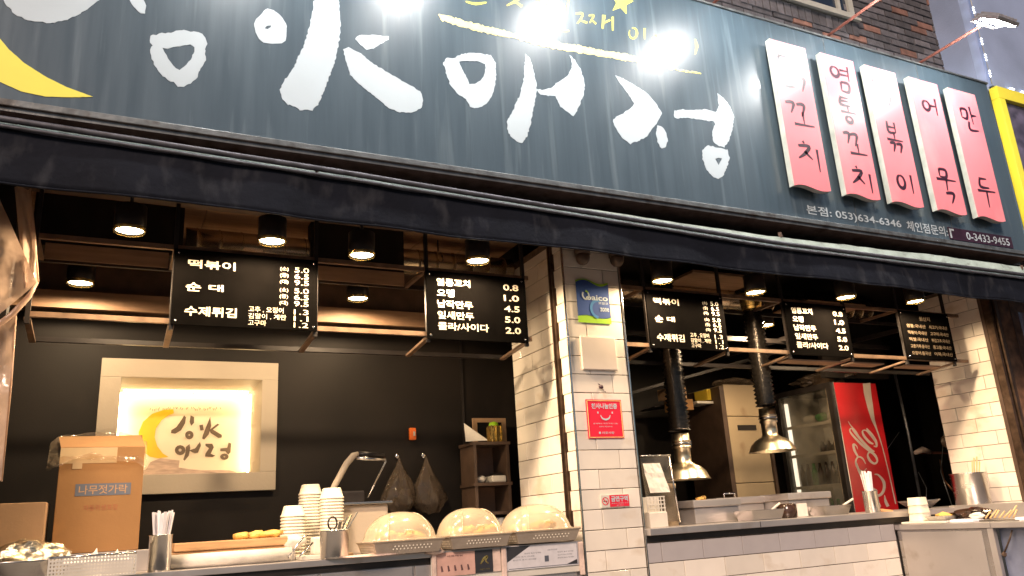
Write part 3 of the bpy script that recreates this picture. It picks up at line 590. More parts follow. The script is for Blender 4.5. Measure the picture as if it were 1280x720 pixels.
for zz in (1.738, 1.951): b.box(2.468, 2.703, -.0092, -.008, zz, zz+.003)
b.build('border_line', 'paleyellow', t)
t = thing('no_smoking_plate', 'small white and red no smoking plate on the tiled pillar', 'plate', (2.6, -.005, 1.34))
MB().box(2.508, 2.70, -.008, -.0005, 1.345, 1.415, .001).build('plate', 'white', t)
rp = MB().box(2.566, 2.697, -.0095, -.008, 1.348, 1.412).build('red_field', 'redplate', t)
b = MB(); q2 = lambda x, z: (x, -.0105, z); b.text('금연구역', q2, 2.575, 2.690, 1.375, 1.407, .04); b.text('흡연시 과태료 부과', q2, 2.575, 2.690, 1.363, 1.369, 0); b.text('보건소', q2, 2.61, 2.66, 1.352, 1.358, 0); b.build('lettering', 'letter', rp)
b = MB(); q3 = lambda x, z: (x, -.009, z); b.ribbon([(2.537+.02*math.sin(a), 1.380+.02*math.cos(a)) for a in [i*.5 for i in range(14)]], .005, q3, (0, 0, 0)); b.ribbon([(2.524, 1.394), (2.550, 1.366)], .005, q3, (0, 0, 0)); b.build('ban_ring', 'redplate', t)
b = MB(); b.ribbon([(2.524, 1.380), (2.55, 1.380)], .005, q3, (0, .0004, 0)); b.build('cigarette', 'ink', t)
b = MB(); b.lathe((2.575, -.012, 2.035), [(0, -.014), (.012, -.008), (.014, 0), (.009, .01), (0, .013)], 10); b.tube([(2.575, -.015, 2.03), (2.58, -.03, 2.005), (2.588, -.035, 2.0)], .003, 6); b.tube([(2.575, -.01, 2.045), (2.555, -.012, 2.052)], .0025, 5)
tag(b.build('wall_hook', 'ink'), 'small dark hook stuck on the tiled pillar above the red plate', 'hook')
for x, z, lab in ((2.50, 2.81, 'left dark round fixture at the top of the tiled pillar'), (2.75, 2.82, 'right dark round fixture at the top of the tiled pillar')):
    t = thing('round_fixture', lab, 'fixture', (x, -.04, z+.04), 'round fixtures on the pillar top')
    MB().lathe((x, -.05, z), [(0, -.035), (.025, -.028), (.04, -.008), (.045, .012), (.045, .03)], 16, close=True).build('dome', 'brown', t); MB().lathe((x, -.05, z+.03), [(.05, 0), (.05, .04)], 16, close=True).build('base', 'brown', t)

# ------------------------------------------------------------------ racks carrying the menu boards
def rack(name, lab, x0, x1, xs, plates):
    t = thing(name, lab, 'rack', ((x0+x1)/2, .3, 2.3))
    for (a, bq) in ((.10, 2.335), (.10, 2.715), (.46, 2.30), (.46, 2.715)):
        MB().box(x0, x1, a+.012, a+.034, bq-.0125, bq+.0125).build('rail', 'brownrail' if a < .3 else 'blackmetal', t)
    for x in xs:
        MB().box(x-.010, x+.010, .110, .130, 2.29, 3.12).build('post', 'blackmetal', t)
        MB().bar((x, .12, 2.315), (x, .47, 2.285), .028, .014).build('cross_bar', 'brownrail', t)
        MB().bar((x, .12, 2.715), (x, .47, 2.715), .02, .02).build('cross_bar', 'brownrail', t)
    for (a, bq) in plates: MB().box(a, bq, .15, .27, 2.286, 2.296).build('bottom_plate', 'wood', t)
    return t
r1 = rack('menu_board_rack', 'brown metal rack carrying two menu boards over the left bay', -.40, 2.20, (-.39, .215, .915, 1.545, 2.165), ())
for a, bq in ((-.38, .20), (.93, 1.53)):
    MB().box(a, bq, .462, .478, 2.715, 2.80).build('plank', 'wood', r1)
r2 = rack('menu_board_rack', 'brown metal rack carrying three menu boards over the right bay', 2.86, 6.2, (3.055, 3.69, 4.26, 4.875, 5.47, 6.03), ((4.28, 4.80), (4.92, 5.25), (5.5, 5.9)))
def menuboard(x0, x1, lab, rows, dim=False, z0=2.315, z1=2.705):
    t = thing('menu_board', lab, 'menu board', ((x0+x1)/2, .1, z0), 'black hanging menu boards')
    MB().box(x0, x1, .098, .106, z0, z1, .001).build('panel', 'black', t)
    for x in (x0+.02, x1-.02):
        for z in (z0+.02, z1-.02): MB().lathe((x, .097, z), [(0, -.0075), (.0075, 0), (0, .0075)], 8, sy=.5).build('screw', 'chrome', t)
    F = lambda u, v: (x0+u*(x1-x0), .0972, z1-v*(z1-z0))
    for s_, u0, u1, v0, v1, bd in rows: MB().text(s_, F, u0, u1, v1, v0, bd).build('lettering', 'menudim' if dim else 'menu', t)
    return t
nums = [('5.0', .125, .195), ('6.5', .215, .285), ('9.5', .305, .375), ('5.0', .42, .49), ('6.5', .51, .58), ('9.5', .60, .67), ('1.3', .715, .785), ('1.1', .805, .875), ('1.2', .895, .965)]
A = [(s_, .83, .935, a, c, .0) for s_, a, c in nums]+[(s_, .725, .785, a+.005, c, .0) for s_, (_, a, c) in zip(('(소)', '(중)', '(대)', '(소)', '(중)', '(대)'), nums)]
A += [('떡볶이', .09, .41, .13, .245, .02), ('순', .085, .185, .44, .555, .02), ('대', .235, .335, .45, .54, .02), ('수제튀김', .085, .43, .75, .88, .02), ('고추 , 오징어', .51, .755, .705, .785, .0), ('김말이 , 계란', .51, .775, .80, .875, .0), ('고구마', .51, .635, .89, .965, .0)]
B = []
for i, (nm, u1, pr) in enumerate((('염통꼬치', .43, '0.8'), ('오뎅', .27, '1.0'), ('납작만두', .45, '4.5'), ('잎새만두', .455, '5.0'), ('콜라/사이다', .60, '2.0'))):
    B += [(nm, .10, u1, .10+i*.163, .215+i*.163, .02), (pr, .77, .93, .115+i*.165, .21+i*.165, .02)]
D = [('원산지', .38, .60, .10, .19, .02)]
for i, (a, c) in enumerate((('염통:국내산', '쇠고기:국내산'), ('떡볶이:국내산', '고구마:국내산'), ('떡쌀:국내산', '튀김고추:국내산'), ('고춧가루:중국산', '콩고물:국내산'), ('오징어:중국산', '어묵:국내산'))):
    D += [(a, .10, .48, .27+i*.14, .345+i*.14, .015), (c, .55, .93, .27+i*.14, .345+i*.14, .015)]
menuboard(.21, .92, 'black menu board with three dishes and nine prices, over the left bay', A)
menuboard(1.535, 2.165, 'black menu board with five dishes and five prices, next to the tiled pillar', B, z0=2.305)
menuboard(3.05, 3.69, 'black menu board with nine prices, just right of the tiled pillar', A)
menuboard(4.255, 4.875, 'black menu board with five dishes and five prices, above the drinks fridge', B)
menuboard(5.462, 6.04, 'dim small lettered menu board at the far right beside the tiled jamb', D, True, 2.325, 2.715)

# ------------------------------------------------------------------ ceiling fittings
def spot(x, y, z, lab, grp, e=1.0, r=.067):
    t = thing('ceiling_spotlight', lab, 'spotlight', (x, y, z+.14), grp)
    MB().lathe((x, y, z), [(r*.97, -.002), (r*1.03, .0), (r*1.03, .12), (.0, .125)], 24).build('can', 'blackmetal', t)
    MB().lathe((x, y, z), [(r*.99, -.006), (r*1.05, -.001), (r*1.05, .012)], 24).build('trim_ring', 'gold', t)
    MB().lathe((x, y, z), [(0, .006), (r*.90, .006)], 20).build('lens', 'bulb', t)
    MB().tube([(x, y, z+.12), (x, y, 2.954 if y < 0 else 3.11)], .009, 6).build('stem', 'blackmetal', t)
    ld = bpy.data.lights.new('spot_lamp', 'SPOT'); ld.energy = SPOT_W*e; ld.color = WARM; ld.spot_size = R(180); ld.spot_blend = .25; ld.shadow_soft_size = .035
    lo = bpy.data.objects.new('spot_lamp', ld); COL.objects.link(lo); lo.parent = t; lo.location = (0, 0, -.16)
    return t
GL, GR = 'spotlights over the left bay', 'spotlights over the right bay'
spot(0.0, -.12, 2.695, 'front spotlight in the black panel at the far left', GL); spot(.643, -.12, 2.71, 'spotlight hanging just above the nine price menu board', GL); spot(1.10, -.12, 2.68, 'spotlight hanging in the gap between the two left boards', GL); spot(1.765, -.12, 2.71, 'spotlight just above the five price board by the pillar', GL)
spot(-.22, .75, 2.68, 'rear spotlight seen through the rack at the far left', GL, .4); spot(1.32, .75, 2.70, 'rear spotlight seen through the rack between the left boards', GL, .4)
spot(3.03, -.12, 2.695, 'spotlight just above the first board right of the pillar', GR); spot(3.79, -.12, 2.675, 'spotlight above the second flexible hose', GR); spot(4.64, -.12, 2.70, 'spotlight above the board over the fridge', GR); spot(5.38, -.12, 2.72, 'spotlight above the far right dim board', GR)
spot(4.70, .75, 2.71, 'small rear spotlight seen between hose and board', GR, .7)
struct(MB().box(-2.6, 7.0, -.22, .018, 2.955, 2.975).build('ceiling_strip', 'blackmetal'))
for x0, x1, lab in ((-.45, .27, 'black box panel under the ceiling at the far left'), (.97, 1.545, 'black box panel under the ceiling between the left boards')):
    tag(MB().box(x0, x1, .50, .60, 2.80, 3.09, .004).build('ceiling_box', 'blackwall'), lab, 'panel', 'black ceiling boxes')
def duct(x0, x1, y, z, r, lab):
    t = thing('ventilation_duct', lab, 'duct', ((x0+x1)/2, y, z)); nseg = int((x1-x0)/.115)
    MB().tube([(x0, y, z), (x1, y, z)], r, 32).build('pipe', 'duct', t)
    for i in range(nseg): x = x0+(x1-x0)*(i+.5)/nseg; MB().tube([(x-.004, y, z), (x+.004, y, z)], r+.004, 32).build('seam_ring', 'duct', t)
    for k in range(2): xx = x0+(x1-x0)*(k+.5)/2; MB().tube([(xx, y-r*math.cos(a), z+r*math.sin(a)+(.0)) for a in (-.0, .5, 1.1, 1.57)], .004, 5).tube([(xx, y, z+r), (xx, y, 3.1)], .004, 5).build('strap', 'blackmetal', t)
    return t
duct(.285, 2.33, .62, 2.925, .085, 'round metal duct running under the ceiling of the left bay')
duct(3.0, 6.2, .95, 2.97, .085, 'round metal duct running under the ceiling of the right bay')
# soffit and beams
t = thing('soffit_box', 'brown plywood soffit along the top of the black back wall', 'soffit', (.8, 1.0, 2.5))
MB().box(-.8, 2.37, 1.02, 1.195, 2.62, 3.09).build('board', 'brown', t); MB().box(-.8, 2.37, .985, 1.018, 2.60, 2.70).build('edge_board', 'wood', t)
t = thing('roof_frame', 'dark steel beams under the ceiling of the right bay', 'frame', (4.5, 1.2, 2.9))
for (a, c, ww) in (((2.9, .9, 2.62), (6.3, .9, 2.62), .03), ((2.9, 1.6, 2.72), (6.3, 1.6, 2.72), .04), ((3.0, .5, 2.68), (3.5, 2.2, 2.72), .04), ((3.9, .4, 2.62), (4.2, 2.2, 2.68), .03), ((4.95, .5, 2.62), (5.1, 2.2, 2.68), .03), ((5.9, .4, 2.66), (5.9, 2.2, 2.7), .03), ((3.55, 1.9, 2.2), (5.3, .9, 2.62), .02)):
    MB().bar(a, c, ww, ww*1.2).build('beam', 'blackmetal', t)
MB().box(3.85, 4.55, .55, 1.1, 3.03, 3.05).build('flange_plate', 'wood', t); MB().box(4.95, 5.6, .5, 1.0, 2.86, 2.875).build('flange_plate', 'wood', t)
MB().bar((2.8, .5, 2.40), (3.1, .75, 2.42), .05, .05).bar((2.82, .9, 2.55), (3.3, .9, 2.62), .05, .08).build('beam', 'brownrail', t)
MB().box(5.55, 6.35, 1.0, 1.05, 2.35, 3.1).build('hanging_panel', 'blackwall', t)

# ------------------------------------------------------------------ lit wall niche
nc = thing('lit_wall_niche', 'cream framed lit niche with moon picture on the black back wall', 'niche', (.42, 1.2, 1.57))
nx0, nx1, nz0, nz1 = -.09, .915, 1.57, 2.355; ix0, ix1, iz0, iz1 = .02, .818, 1.68, 2.245; FYY = 1.155
MB().box(nx0, nx1, FYY, FYY+.035, iz1, nz1, .003).build('frame', 'cream', nc)
MB().box(nx0, nx1, FYY, FYY+.035, nz0, iz0, .003).build('frame', 'cream', nc)
MB().box(nx0, ix0, FYY, FYY+.035, iz0, iz1, .003).build('frame', 'cream', nc)
MB().box(ix1, nx1, FYY, FYY+.035, iz0, iz1, .003).build('frame', 'cream', nc)
# the recess is cut as a shallow box standing in front of the wall
MB().box(ix0-.012, ix1+.012, FYY+.50, FYY+.51, iz0-.012, iz1+.012).build('back_panel', 'artpanel', nc)
MB().box(ix0-.012, ix1+.012, FYY+.036, FYY+.499, iz1+.0, iz1+.012).box(ix0-.012, ix1+.012, FYY+.036, FYY+.499, iz0-.012, iz0).box(ix0-.012, ix0-.0, FYY+.036, FYY+.499, iz0, iz1).box(ix1, ix1+.012, FYY+.036, FYY+.499, iz0, iz1).build('lining', 'cream', nc)
MB().box(ix0+.02, ix1-.02, FYY+.44, FYY+.455, iz1-.010, iz1-.002).build('led_strip', 'strip', nc)
MB().box(ix1-.010, ix1-.002, FYY+.44, FYY+.455, iz0+.02, iz1-.02).build('led_strip', 'strip', nc)
MB().box(ix0+.002, ix0+.010, FYY+.44, FYY+.455, iz0+.02, iz1-.02).build('led_strip', 'strip', nc)
for zz in ():
    pass
AYY = FYY+.4975
NP = lambda x, y: at(140+x/4.5, 460-y/4.5, AYY)      # picture traced with v up = -y
def art(name, pts, m, holes=(), amp=.0, dy=0.):
    b = MB(); b.prism([NP(x, -y)+Vector((0, dy, 0)) for x, y in pts], (0, -.001, 0), [[NP(x, -y)+Vector((0, dy, 0)) for x, y in h] for h in holes]); return b.build(name, m, nc)
art('cloud', [(145, 590), (190, 570), (215, 530), (270, 508), (380, 520), (375, 560), (440, 570), (500, 575), (660, 575), (700, 585), (690, 592), (145, 600)], 'artgrey')
art('moon', [(345, 232), (290, 236), (225, 258), (175, 302), (150, 360), (150, 420), (175, 470), (215, 500), (260, 508), (318, 500), (285, 480), (255, 440), (240, 390), (247, 340), (278, 295), (320, 265), (348, 255)], 'artmoon', dy=-.001)
def ring(cx, cy, ro, ri, k=1.): return [(cx+ro*math.cos(a*.524), cy+ro*k*math.sin(a*.524)) for a in range(12)], [(cx+ri*math.cos(a*.524), cy+ri*k*math.sin(a*.524)) for a in range(12)]
for pts in ([(400, 275), (410, 285), (405, 315), (385, 345), (360, 362), (338, 360), (340, 345), (365, 330), (385, 300)], [(445, 272), (458, 280), (458, 305), (448, 320), (440, 300)], [(495, 325), (508, 322), (512, 345), (500, 348)],
            [(548, 285), (553, 330), (540, 370), (522, 395), (512, 390), (515, 375), (530, 340)], [(554, 352), (590, 320), (600, 325), (572, 350), (612, 372), (612, 385), (595, 388), (560, 362)], [(418, 450), (432, 435), (436, 455), (428, 490), (412, 515), (405, 508), (415, 480)],
            [(440, 460), (470, 455), (490, 422), (495, 440), (480, 472), (468, 475), (455, 470)], [(530, 432), (560, 432), (568, 450), (552, 478), (575, 488), (560, 495), (528, 492), (530, 478), (548, 455), (530, 442)], [(615, 455), (645, 452), (652, 425), (665, 430), (662, 470), (650, 482), (640, 465), (615, 465)]):
    mx_ = sum(p[0] for p in pts)/len(pts); my_ = sum(p[1] for p in pts)/len(pts)
    art('letter_stroke', [(mx_+(p[0]-mx_)*1.12+(2.5 if p[0] > mx_ else -2.5), my_+(p[1]-my_)*1.12+(2.5 if p[1] > my_ else -2.5)) for p in pts], 'artdark', dy=-.001)
for cx, cy, ro, ri, k in ((435, 377, 24, 5, 1.), (383, 462, 30, 9, .95), (632, 499, 24, 5, .75)):
    o_, i_ = ring(cx, cy, ro, ri, k); art('letter_stroke', o_, 'artdark', [i_], dy=-.001)
b = MB(); rr = random.Random(9)
for i in range(40):
    x = 218+i*10; y = 232-i*.1+rr.uniform(-6, 6)
    if rr.random() < .85: b.ribbon([(x, -y+6), (x+rr.uniform(-7, 7), -y-6)], [3, 2.2], NP, (0, -.001, 0))
b.build('small_writing', 'artdark', nc, kind='stuff')

# ================================================================== LEFT COUNTER
lc = thing('stainless_counter', 'long stainless steel counter across the left serving bay', 'counter', (1.0, .2, .14))
MB().box(-1.6, 2.365, -.005, .62, 1.150, 1.178, .003).build('top', 'steelh', lc)
MB().box(-1.6, 2.365, .02, .6, .16, 1.135).build('cabinet', 'steelh', lc)
for i in range(8): MB().box(-1.42+i*.47, -.965+i*.47, .005, .018, .3, 1.115, .003).build('front_panel', 'steelh', lc)
MB().box(-1.6, 2.365, .012, .02, 1.118, 1.150).build('shadow_gap', 'blackmetal', lc)
# griddle edge, boards and roll at left
Z = 1.178
tag(MB().box(.30, .83, .30, .52, Z+.075, Z+.115, .006).box(.29, .84, .31, .50, Z+.052, Z+.073, .004).build('wood_board', 'woodboard'), 'stacked wooden cutting boards behind the chopstick cup', 'board')
tag(MB().box(.25, .86, .24, .60, Z, Z+.05, .012).build('steel_tray', 'steelh'), 'shallow steel tray under the wooden cutting boards', 'tray')
b = MB(); b.tube([(.25, .155, Z+.033), (.82, .155, Z+.033)], .032, 16); tag(b.build('paper_roll', 'paper'), 'long pale roll lying on the counter in front of the boards', 'roll')
def blob(c, r, n=2, amp=.3, seed=0, sq=(1, 1, 1)):
    bm = bmesh.new(); bmesh.ops.create_icosphere(bm, subdivisions=n, radius=1)
    for v in bm.verts:
        k = 1+amp*noise.noise(v.co*1.7+Vector((seed*3.1, seed, 0)))+amp*.5*noise.noise(v.co*4+Vector((seed, 0, 7))); v.co = Vector((c[0]+v.co.x*r*k*sq[0], c[1]+v.co.y*r*k*sq[1], c[2]+v.co.z*r*k*sq[2]))
    return bm
for i, (x, y, r_, lab) in enumerate(((.62, .4, .028, 'left fried piece on the wooden boards'), (.69, .42, .033, 'middle fried piece on the wooden boards'), (.76, .38, .036, 'right fried piece on the wooden boards near the cups'))):
    tag(MB().bm(blob((x, y, Z+.13), r_, 2, .5, i, (1.5, 1, .7)), True).build('fried_piece', 'food'), lab, 'food', 'fried pieces on the boards')
b = MB(); b.bm(blob((.86, .32, Z+.085), .045, 2, .6, 11, (1.2, 1, .7)), True); tag(b.build('paper_bundle', 'paper'), 'crumpled white tissue bundle beside the cup stacks', 'tissue')
b = MB().box(.86, .99, .12, .30, Z+.001, Z+.02, .003); tag(b.build('white_dish', 'white'), 'low white dish left of the steel tong cup', 'dish')
tag(MB().tube([(.80, .12, Z+.02), (.88, .16, Z+.11), (.90, .17, Z+.115)], .005, 6).tube([(.85, .10, Z+.02), (.92, .14, Z+.08)], .005, 6).build('tongs', 'chrome'), 'thin steel tongs leaning over the white dish', 'tongs')
# carton with chopsticks
bx = thing('chopstick_carton', 'tall brown carton of wooden chopsticks with blue printed band', 'box', (-.05, .45, Z))
X0, X1, Y0, Y1, Z0, Z1 = -.215, .145, .34, .58, 1.275, 1.755
MB().box(X0, X1, Y0, Y1, Z0, Z1, .003).build('body', 'card', bx)
MB().add([(X0, Y0, Z1), (X1, Y0, Z1), (X1-.02, Y0+.05, Z1+.06), (X0-.015, Y0+.04, Z1+.055), (X0, Y0+.006, Z1-.0), (X1, Y0+.006, Z1)], [(0, 1, 2, 3), (3, 2, 5, 4)]).build('flap', 'card', bx)
MB().add([(X0, Y1, Z1), (X1, Y1, Z1), (X1-.01, Y1-.03, Z1+.08), (X0-.015, Y1-.03, Z1+.075)], [(0, 1, 2, 3)]).build('flap', 'card', bx)
fp = lambda x, z: (x, Y0-.0015, z)
bd = MB().box(X0+.075, X1-.05, Y0-.001, Y0, 1.53, 1.585).build('blue_band', 'bluegrey', bx)
b = MB(); b.text('나무젓가락', fp, X0+.09, X1-.065, 1.537, 1.578, .01); b.build('lettering', 'card2', bd)
b = MB(); b.text('자동위생포장', fp, X0+.115, X1-.10, 1.462, 1.488, .0, (0, .0008, 0)); b.build('lettering', 'brownprint', bx)
MB().box(X0+.0, X1-.12, Y0-.0008, Y0, 1.68, Z1-.002).box(X0+.055, X0+.095, Y0-.0016, Y0-.0008, 1.655, 1.72).build('tape', mat('tape', (.50, .36, .20), .25, 0, .1, 9), bx)
vs = []; fs = []   # loose clear wrap over the top
for i in range(15):
    for j in range(7):
        u = i/14; v = j/6; x = X0-.05+u*(X1-X0+.06); z = Z1-.06+v*.14-.05*(abs(u-.5)*2)**3
        vs.append((x, Y0-.02+v*.10+.025*noise.noise(Vector((u*6, v*4, 1))), z+.02*noise.noise(Vector((u*5, v*5, 4)))))
for i in range(14):
    for j in range(6): a = i*7+j; fs.append((a, a+7, a+8, a+1))
MB().add(vs, fs, True).build('clear_wrap', 'wrap', bx)
tag(MB().box(X0-.06, X1+.05, Y0-.0, Y1+.02, Z, Z0-.001, .004).build('steel_pan', 'steelh'), 'steel pan on the counter carrying the tall carton', 'pan')
b = MB(); b.box(-.75, -.245, .24, .50, Z, 1.505, .003); tag(b.build('cardboard_box', 'card2'), 'low pale cardboard box at the left edge behind the foil bowl', 'box')
bo = thing('foil_bowl', 'steel bowl heaped with crumpled foil at the lower left corner', 'bowl', (-.27, .06, Z))
MB().lathe((-.30, .07, Z), [(.10, .0), (.155, .02), (.175, .075), (.186, .082), (.180, .086), (.168, .078), (.0, .06)], 32).build('bowl', 'steel', bo)
MB().bm(blob((-.29, .07, Z+.085), .14, 4, .35, 3, (1., .9, .52))).build('foil_heap', 'foil', bo)
bk = thing('perforated_basket', 'shallow perforated steel basket beside the foil bowl', 'basket', (-.03, .02, Z))
b = MB(); bx0, bx1, by0, by1, bz0, bz1 = -.195, .125, -.10, .10, Z+.004, Z+.088
for k in range(27): x = bx0+k*(bx1-bx0)/26; b.box(x-.0036, x+.0036, by0-.002, by0+.002, bz0, bz1)
for k in range(7): z = bz0+k*(bz1-bz0)/6; b.box(bx0, bx1, by0-.0025, by0+.0025, z-.0035, z+.0035)
for k in range(15): y = by0+k*(by1-by0)/14; b.box(bx0-.002, bx0+.002, y-.0026, y+.0026, bz0, bz1)
for k in range(7): z = bz0+k*(bz1-bz0)/6; b.box(bx0-.0025, bx0+.0025, by0, by1, z-.0035, z+.0035)
b.box(bx0, bx1, by1-.003, by1, bz0, bz1).box(bx1-.003, bx1, by0, by1, bz0, bz1).box(bx0, bx1, by0, by1, bz0-.003, bz0); b.build('mesh_body', 'white', bk)
MB().tube([(bx0, by0, bz1), (bx1, by0, bz1), (bx1, by1, bz1), (bx0, by1, bz1), (bx0, by0, bz1)], .005, 6).build('rim', 'chrome', bk)
b = MB()
for i in range(9): x = bx0+.03+i*.03; b.add([(x-.02, -.05, bz1-.03), (x+.03, -.04, bz1-.03), (x+.01+rr.uniform(-.01, .01), 0, bz1+rr.uniform(.005, .03))], [(0, 1, 2)])
tag(b.build('paper_wraps', 'paper'), 'small white papers poking out of the perforated basket', 'papers')

def cup(x, y, z, r, h, lab, nst, sl, name='chopstick_cup', white='bone', r2=None):
    t = thing(name, lab, 'cup', (x, y, z))
    MB().lathe((x, y, z), [(0, 0), (r*.97, 0), (r, .006), (r, h-.004), (r*1.05, h-.002), (r*1.05, h+.002), (r*.97, h), (r*.95, .01), (0, .01)], 28).build('body', 'steel', t)
    q = random.Random(int(x*100)); s_ = thing('paper_sleeves' if white == 'bone' else 'sticks', 'x', 'x')
    COL.objects.unlink(s_); bpy.data.objects.remove(s_)
    for i in range(nst):
        a = q.uniform(0, 6.28); rr_ = q.uniform(.2, .75)*r; bx_ = Vector((x+math.cos(a)*rr_*.5, y+math.sin(a)*rr_*.5, z+.02)); tp = Vector((x+math.cos(a)*rr_*1.45, y+math.sin(a)*rr_*1.2, z+sl+q.uniform(-.012, .012)))
        MB().bar(bx_, tp, .013 if white == 'bone' else .006, .004 if white == 'bone' else .006).build('paper_sleeve' if white == 'bone' else 'stick', white, t)
    return t
cup(.226, .06, Z, .048, .155, 'steel cup packed with white paper chopstick sleeves, left counter', 34, .25)
# cup stacks
def stack(x, y, z, n, lab, w0=.058, pitch=.0165):
    t = thing('cup_stack', lab, 'cup stack', (x, y, z), 'stacks of cream paper cups')
    for i in range(n):
        zz = z+i*pitch; b = MB(); ws = w0; top = (i == n-1)
        prof = [(ws*1.05, 0), (ws*1.06, .006), (ws*.985, .009), (ws*.985, pitch+.001)]
        if top: prof = [(ws*1.06, 0), (ws*1.06, .007), (ws*.98, .009), (ws*.80, .05), (ws*.76, .055), (0, .056)]
        b.lathe((x, y, zz), prof, 24, e=.55); b.build('cup', 'foam', t)
stack(.885, .46, Z, 14, 'lowest leftmost stack of cream cups on the left counter'); stack(1.01, .62, Z, 21, 'tallest cream cup stack, standing behind the others'); stack(1.085, .44, Z, 19, 'right cream cup stack next to the sealing machine')
b = MB(); b.box(.945, 1.02, .24, .32, Z+.02, Z+.105, .012); tag(b.build('tissue_pack', 'paper'), 'small printed white tissue pack before the cup stacks', 'pack')
b = MB(); b.box(1.02, 1.09, .22, .30, Z+.0, Z+.06, .012); tag(b.build('tissue_pack', 'paper'), 'flat white tissue pack right of the taller pack', 'pack')
b = MB(); b.box(.93, 1.14, .20, .34, Z, Z+.018, .004); tag(b.build('pack_tray', 'card2'), 'low brown tray under the white tissue packs', 'tray')
# steel cup with tongs
tc = thing('tong_cup', 'round steel cup holding tongs and scissors on the left counter', 'cup', (1.0, .03, Z))
MB().lathe((1.0, .03, Z), [(0, 0), (.062, 0), (.066, .01), (.070, .125), (.074, .128), (.074, .133), (.067, .131), (.062, .01), (0, .01)], 32).build('body', 'steel', tc)
for dx, dy, ln in ((.03, .0, .19), (.045, .03, .2), (.055, -.01, .21), (.02, .04, .17)): MB().bar((1.0-dx*.2, .03, Z+.02), (1.0+dx*2.0, .03+dy, Z+ln), .018, .004).build('tongs', 'chrome', tc)
b = MB(); b.tube([(1.0+.022*math.sin(a)-.01, .03, Z+.165+.03*math.cos(a)) for a in [i*.6 for i in range(12)]], .0045, 6); b.build('scissor_handle', 'blackmetal', tc)
tag(MB().bm(blob((1.16, .0, Z+.004), .14, 3, .3, 5, (1.3, .55, .05)), True).build('cloth', 'cloth'), 'crumpled cloth on the counter between the steel cup and dome', 'cloth')
# sealing machine
sm_ = thing('cup_sealing_machine', 'cream manual cup sealing machine with raised handle behind the cups', 'machine', (1.25, .6, Z))
MB().box(1.12, 1.42, .50, .74, Z, Z+.26, .012).build('body', 'cream', sm_); MB().box(1.10, 1.44, .48, .75, Z+.26, Z+.275, .003).build('top_plate', 'steel', sm_)
MB().box(1.13, 1.30, .55, .72, Z+.275, Z+.34, .01).build('head', 'blackmetal', sm_)
MB().tube([(1.10, .56, Z+.30), (1.13, .56, Z+.37), (1.20, .57, Z+.49), (1.24, .57, Z+.535), (1.27, .58, Z+.545)], [.016, .018, .019, .019, .014], 10).build('handle_arm', 'cream', sm_)
MB().tube([(1.27, .58, Z+.545), (1.43, .60, Z+.535)], .016, 10).build('grip', 'blackmetal', sm_)
MB().tube([(1.43, .60, Z+.535), (1.44, .60, Z+.50), (1.33, .60, Z+.30)], .006, 6).tube([(1.26, .565, Z+.52), (1.43, .585, Z+.51)], .012, 8).build('linkage', 'steel', sm_)
# back wall hooks, bags, switch
for i, (x, lab) in enumerate(((1.70, 'left clear plastic bag hanging by the sealing machine'), (1.885, 'right clear plastic bag hanging nearer the shelf'))):
    t = thing('wall_hook', ('left', 'right')[i]+' round metal hook on the black wall above a plastic bag', 'hook', (x, 1.19, 1.76), 'hooks on the black wall')
    MB().lathe((x, 1.18, 1.76), [(0, -.02), (.02, 0), (0, .02)], 14, sy=.6).build('disc', 'chrome', t)
    vs = []; fs = []; N = 26; rg = 16
    for j in range(rg):
        v = j/(rg-1); rad = .006+.13*math.sin(min(1., v*1.25)*math.pi/2)**1.4*(1 if v < .8 else 1-(v-.8)*2.6)
        for k in range(N):
            a = 2*math.pi*k/N; cr = 1+.35*noise.noise(Vector((math.cos(a)*2.2, math.sin(a)*2.2, v*1.2+i*5)))+.16*math.sin(a*7+v*2)*(v)
            vs.append((x+math.cos(a)*rad*cr*.80+(.02 if i else -.01)*v, 1.135+math.sin(a)*rad*.4*cr, 1.745-.36*v+.02*noise.noise(Vector((a, v*3, i)))))
    for j in range(rg-1):
        for k in range(N): fs.append((j*N+k, j*N+(k+1) % N, (j+1)*N+(k+1) % N, (j+1)*N+k))
    tag(MB().add(vs, fs, True).build('plastic_bag', 'bag'), lab, 'bag', 'clear bags hanging on the black wall')
t = thing('orange_switch', 'small orange switch on the black wall above the hanging bags', 'switch', (1.81, 1.19, 1.9))
MB().box(1.79, 1.835, 1.17, 1.199, 1.865, 1.945, .006).build('case', 'orange', t); MB().box(1.812, 1.826, 1.164, 1.17, 1.89, 1.92, .003).build('rocker', 'white', t)
# shelf unit
su = thing('dark_shelf_unit', 'narrow dark shelf unit against the black wall next to the pillar', 'shelf', (2.27, 1.05, Z))
for x in (2.14, 2.38): MB().box(x, x+.02, .92, 1.15, Z, 1.80).build('side_panel', 'brown', su)
for z in (1.35, 1.535, 1.80): MB().box(2.13, 2.41, .915, 1.15, z, z+.02).build('shelf_board', 'brown', su)
MB().box(2.15, 2.39, 1.14, 1.148, Z, 1.80).build('back_board', mat('shelf_back', (.16, .09, .06), .6), su)
t = thing('card_terminal', 'grey card terminal on the middle of the dark shelf unit', 'card terminal', (2.32, 1.0, 1.555)); MB().box(2.27, 2.375, .93, 1.05, 1.556, 1.60, .01).build('body', 'white', t); MB().obox((2.32, .965, 1.607), (1, 0, 0), (0, .95, .3), (0, -.3, .95), (.04, .025, .008)).build('screen', 'blackmetal', t)
tag(MB().bm(blob((2.205, .97, 1.58), .03, 2, .4, 2, (1.2, .8, .8)), True).build('cloth_rag', 'paper'), 'small pale rag on the shelf left of the card terminal', 'rag')
t = thing('gold_jar', 'shiny golden lantern jar with green lid on top of the dark shelf', 'jar', (2.33, 1.0, 1.82))
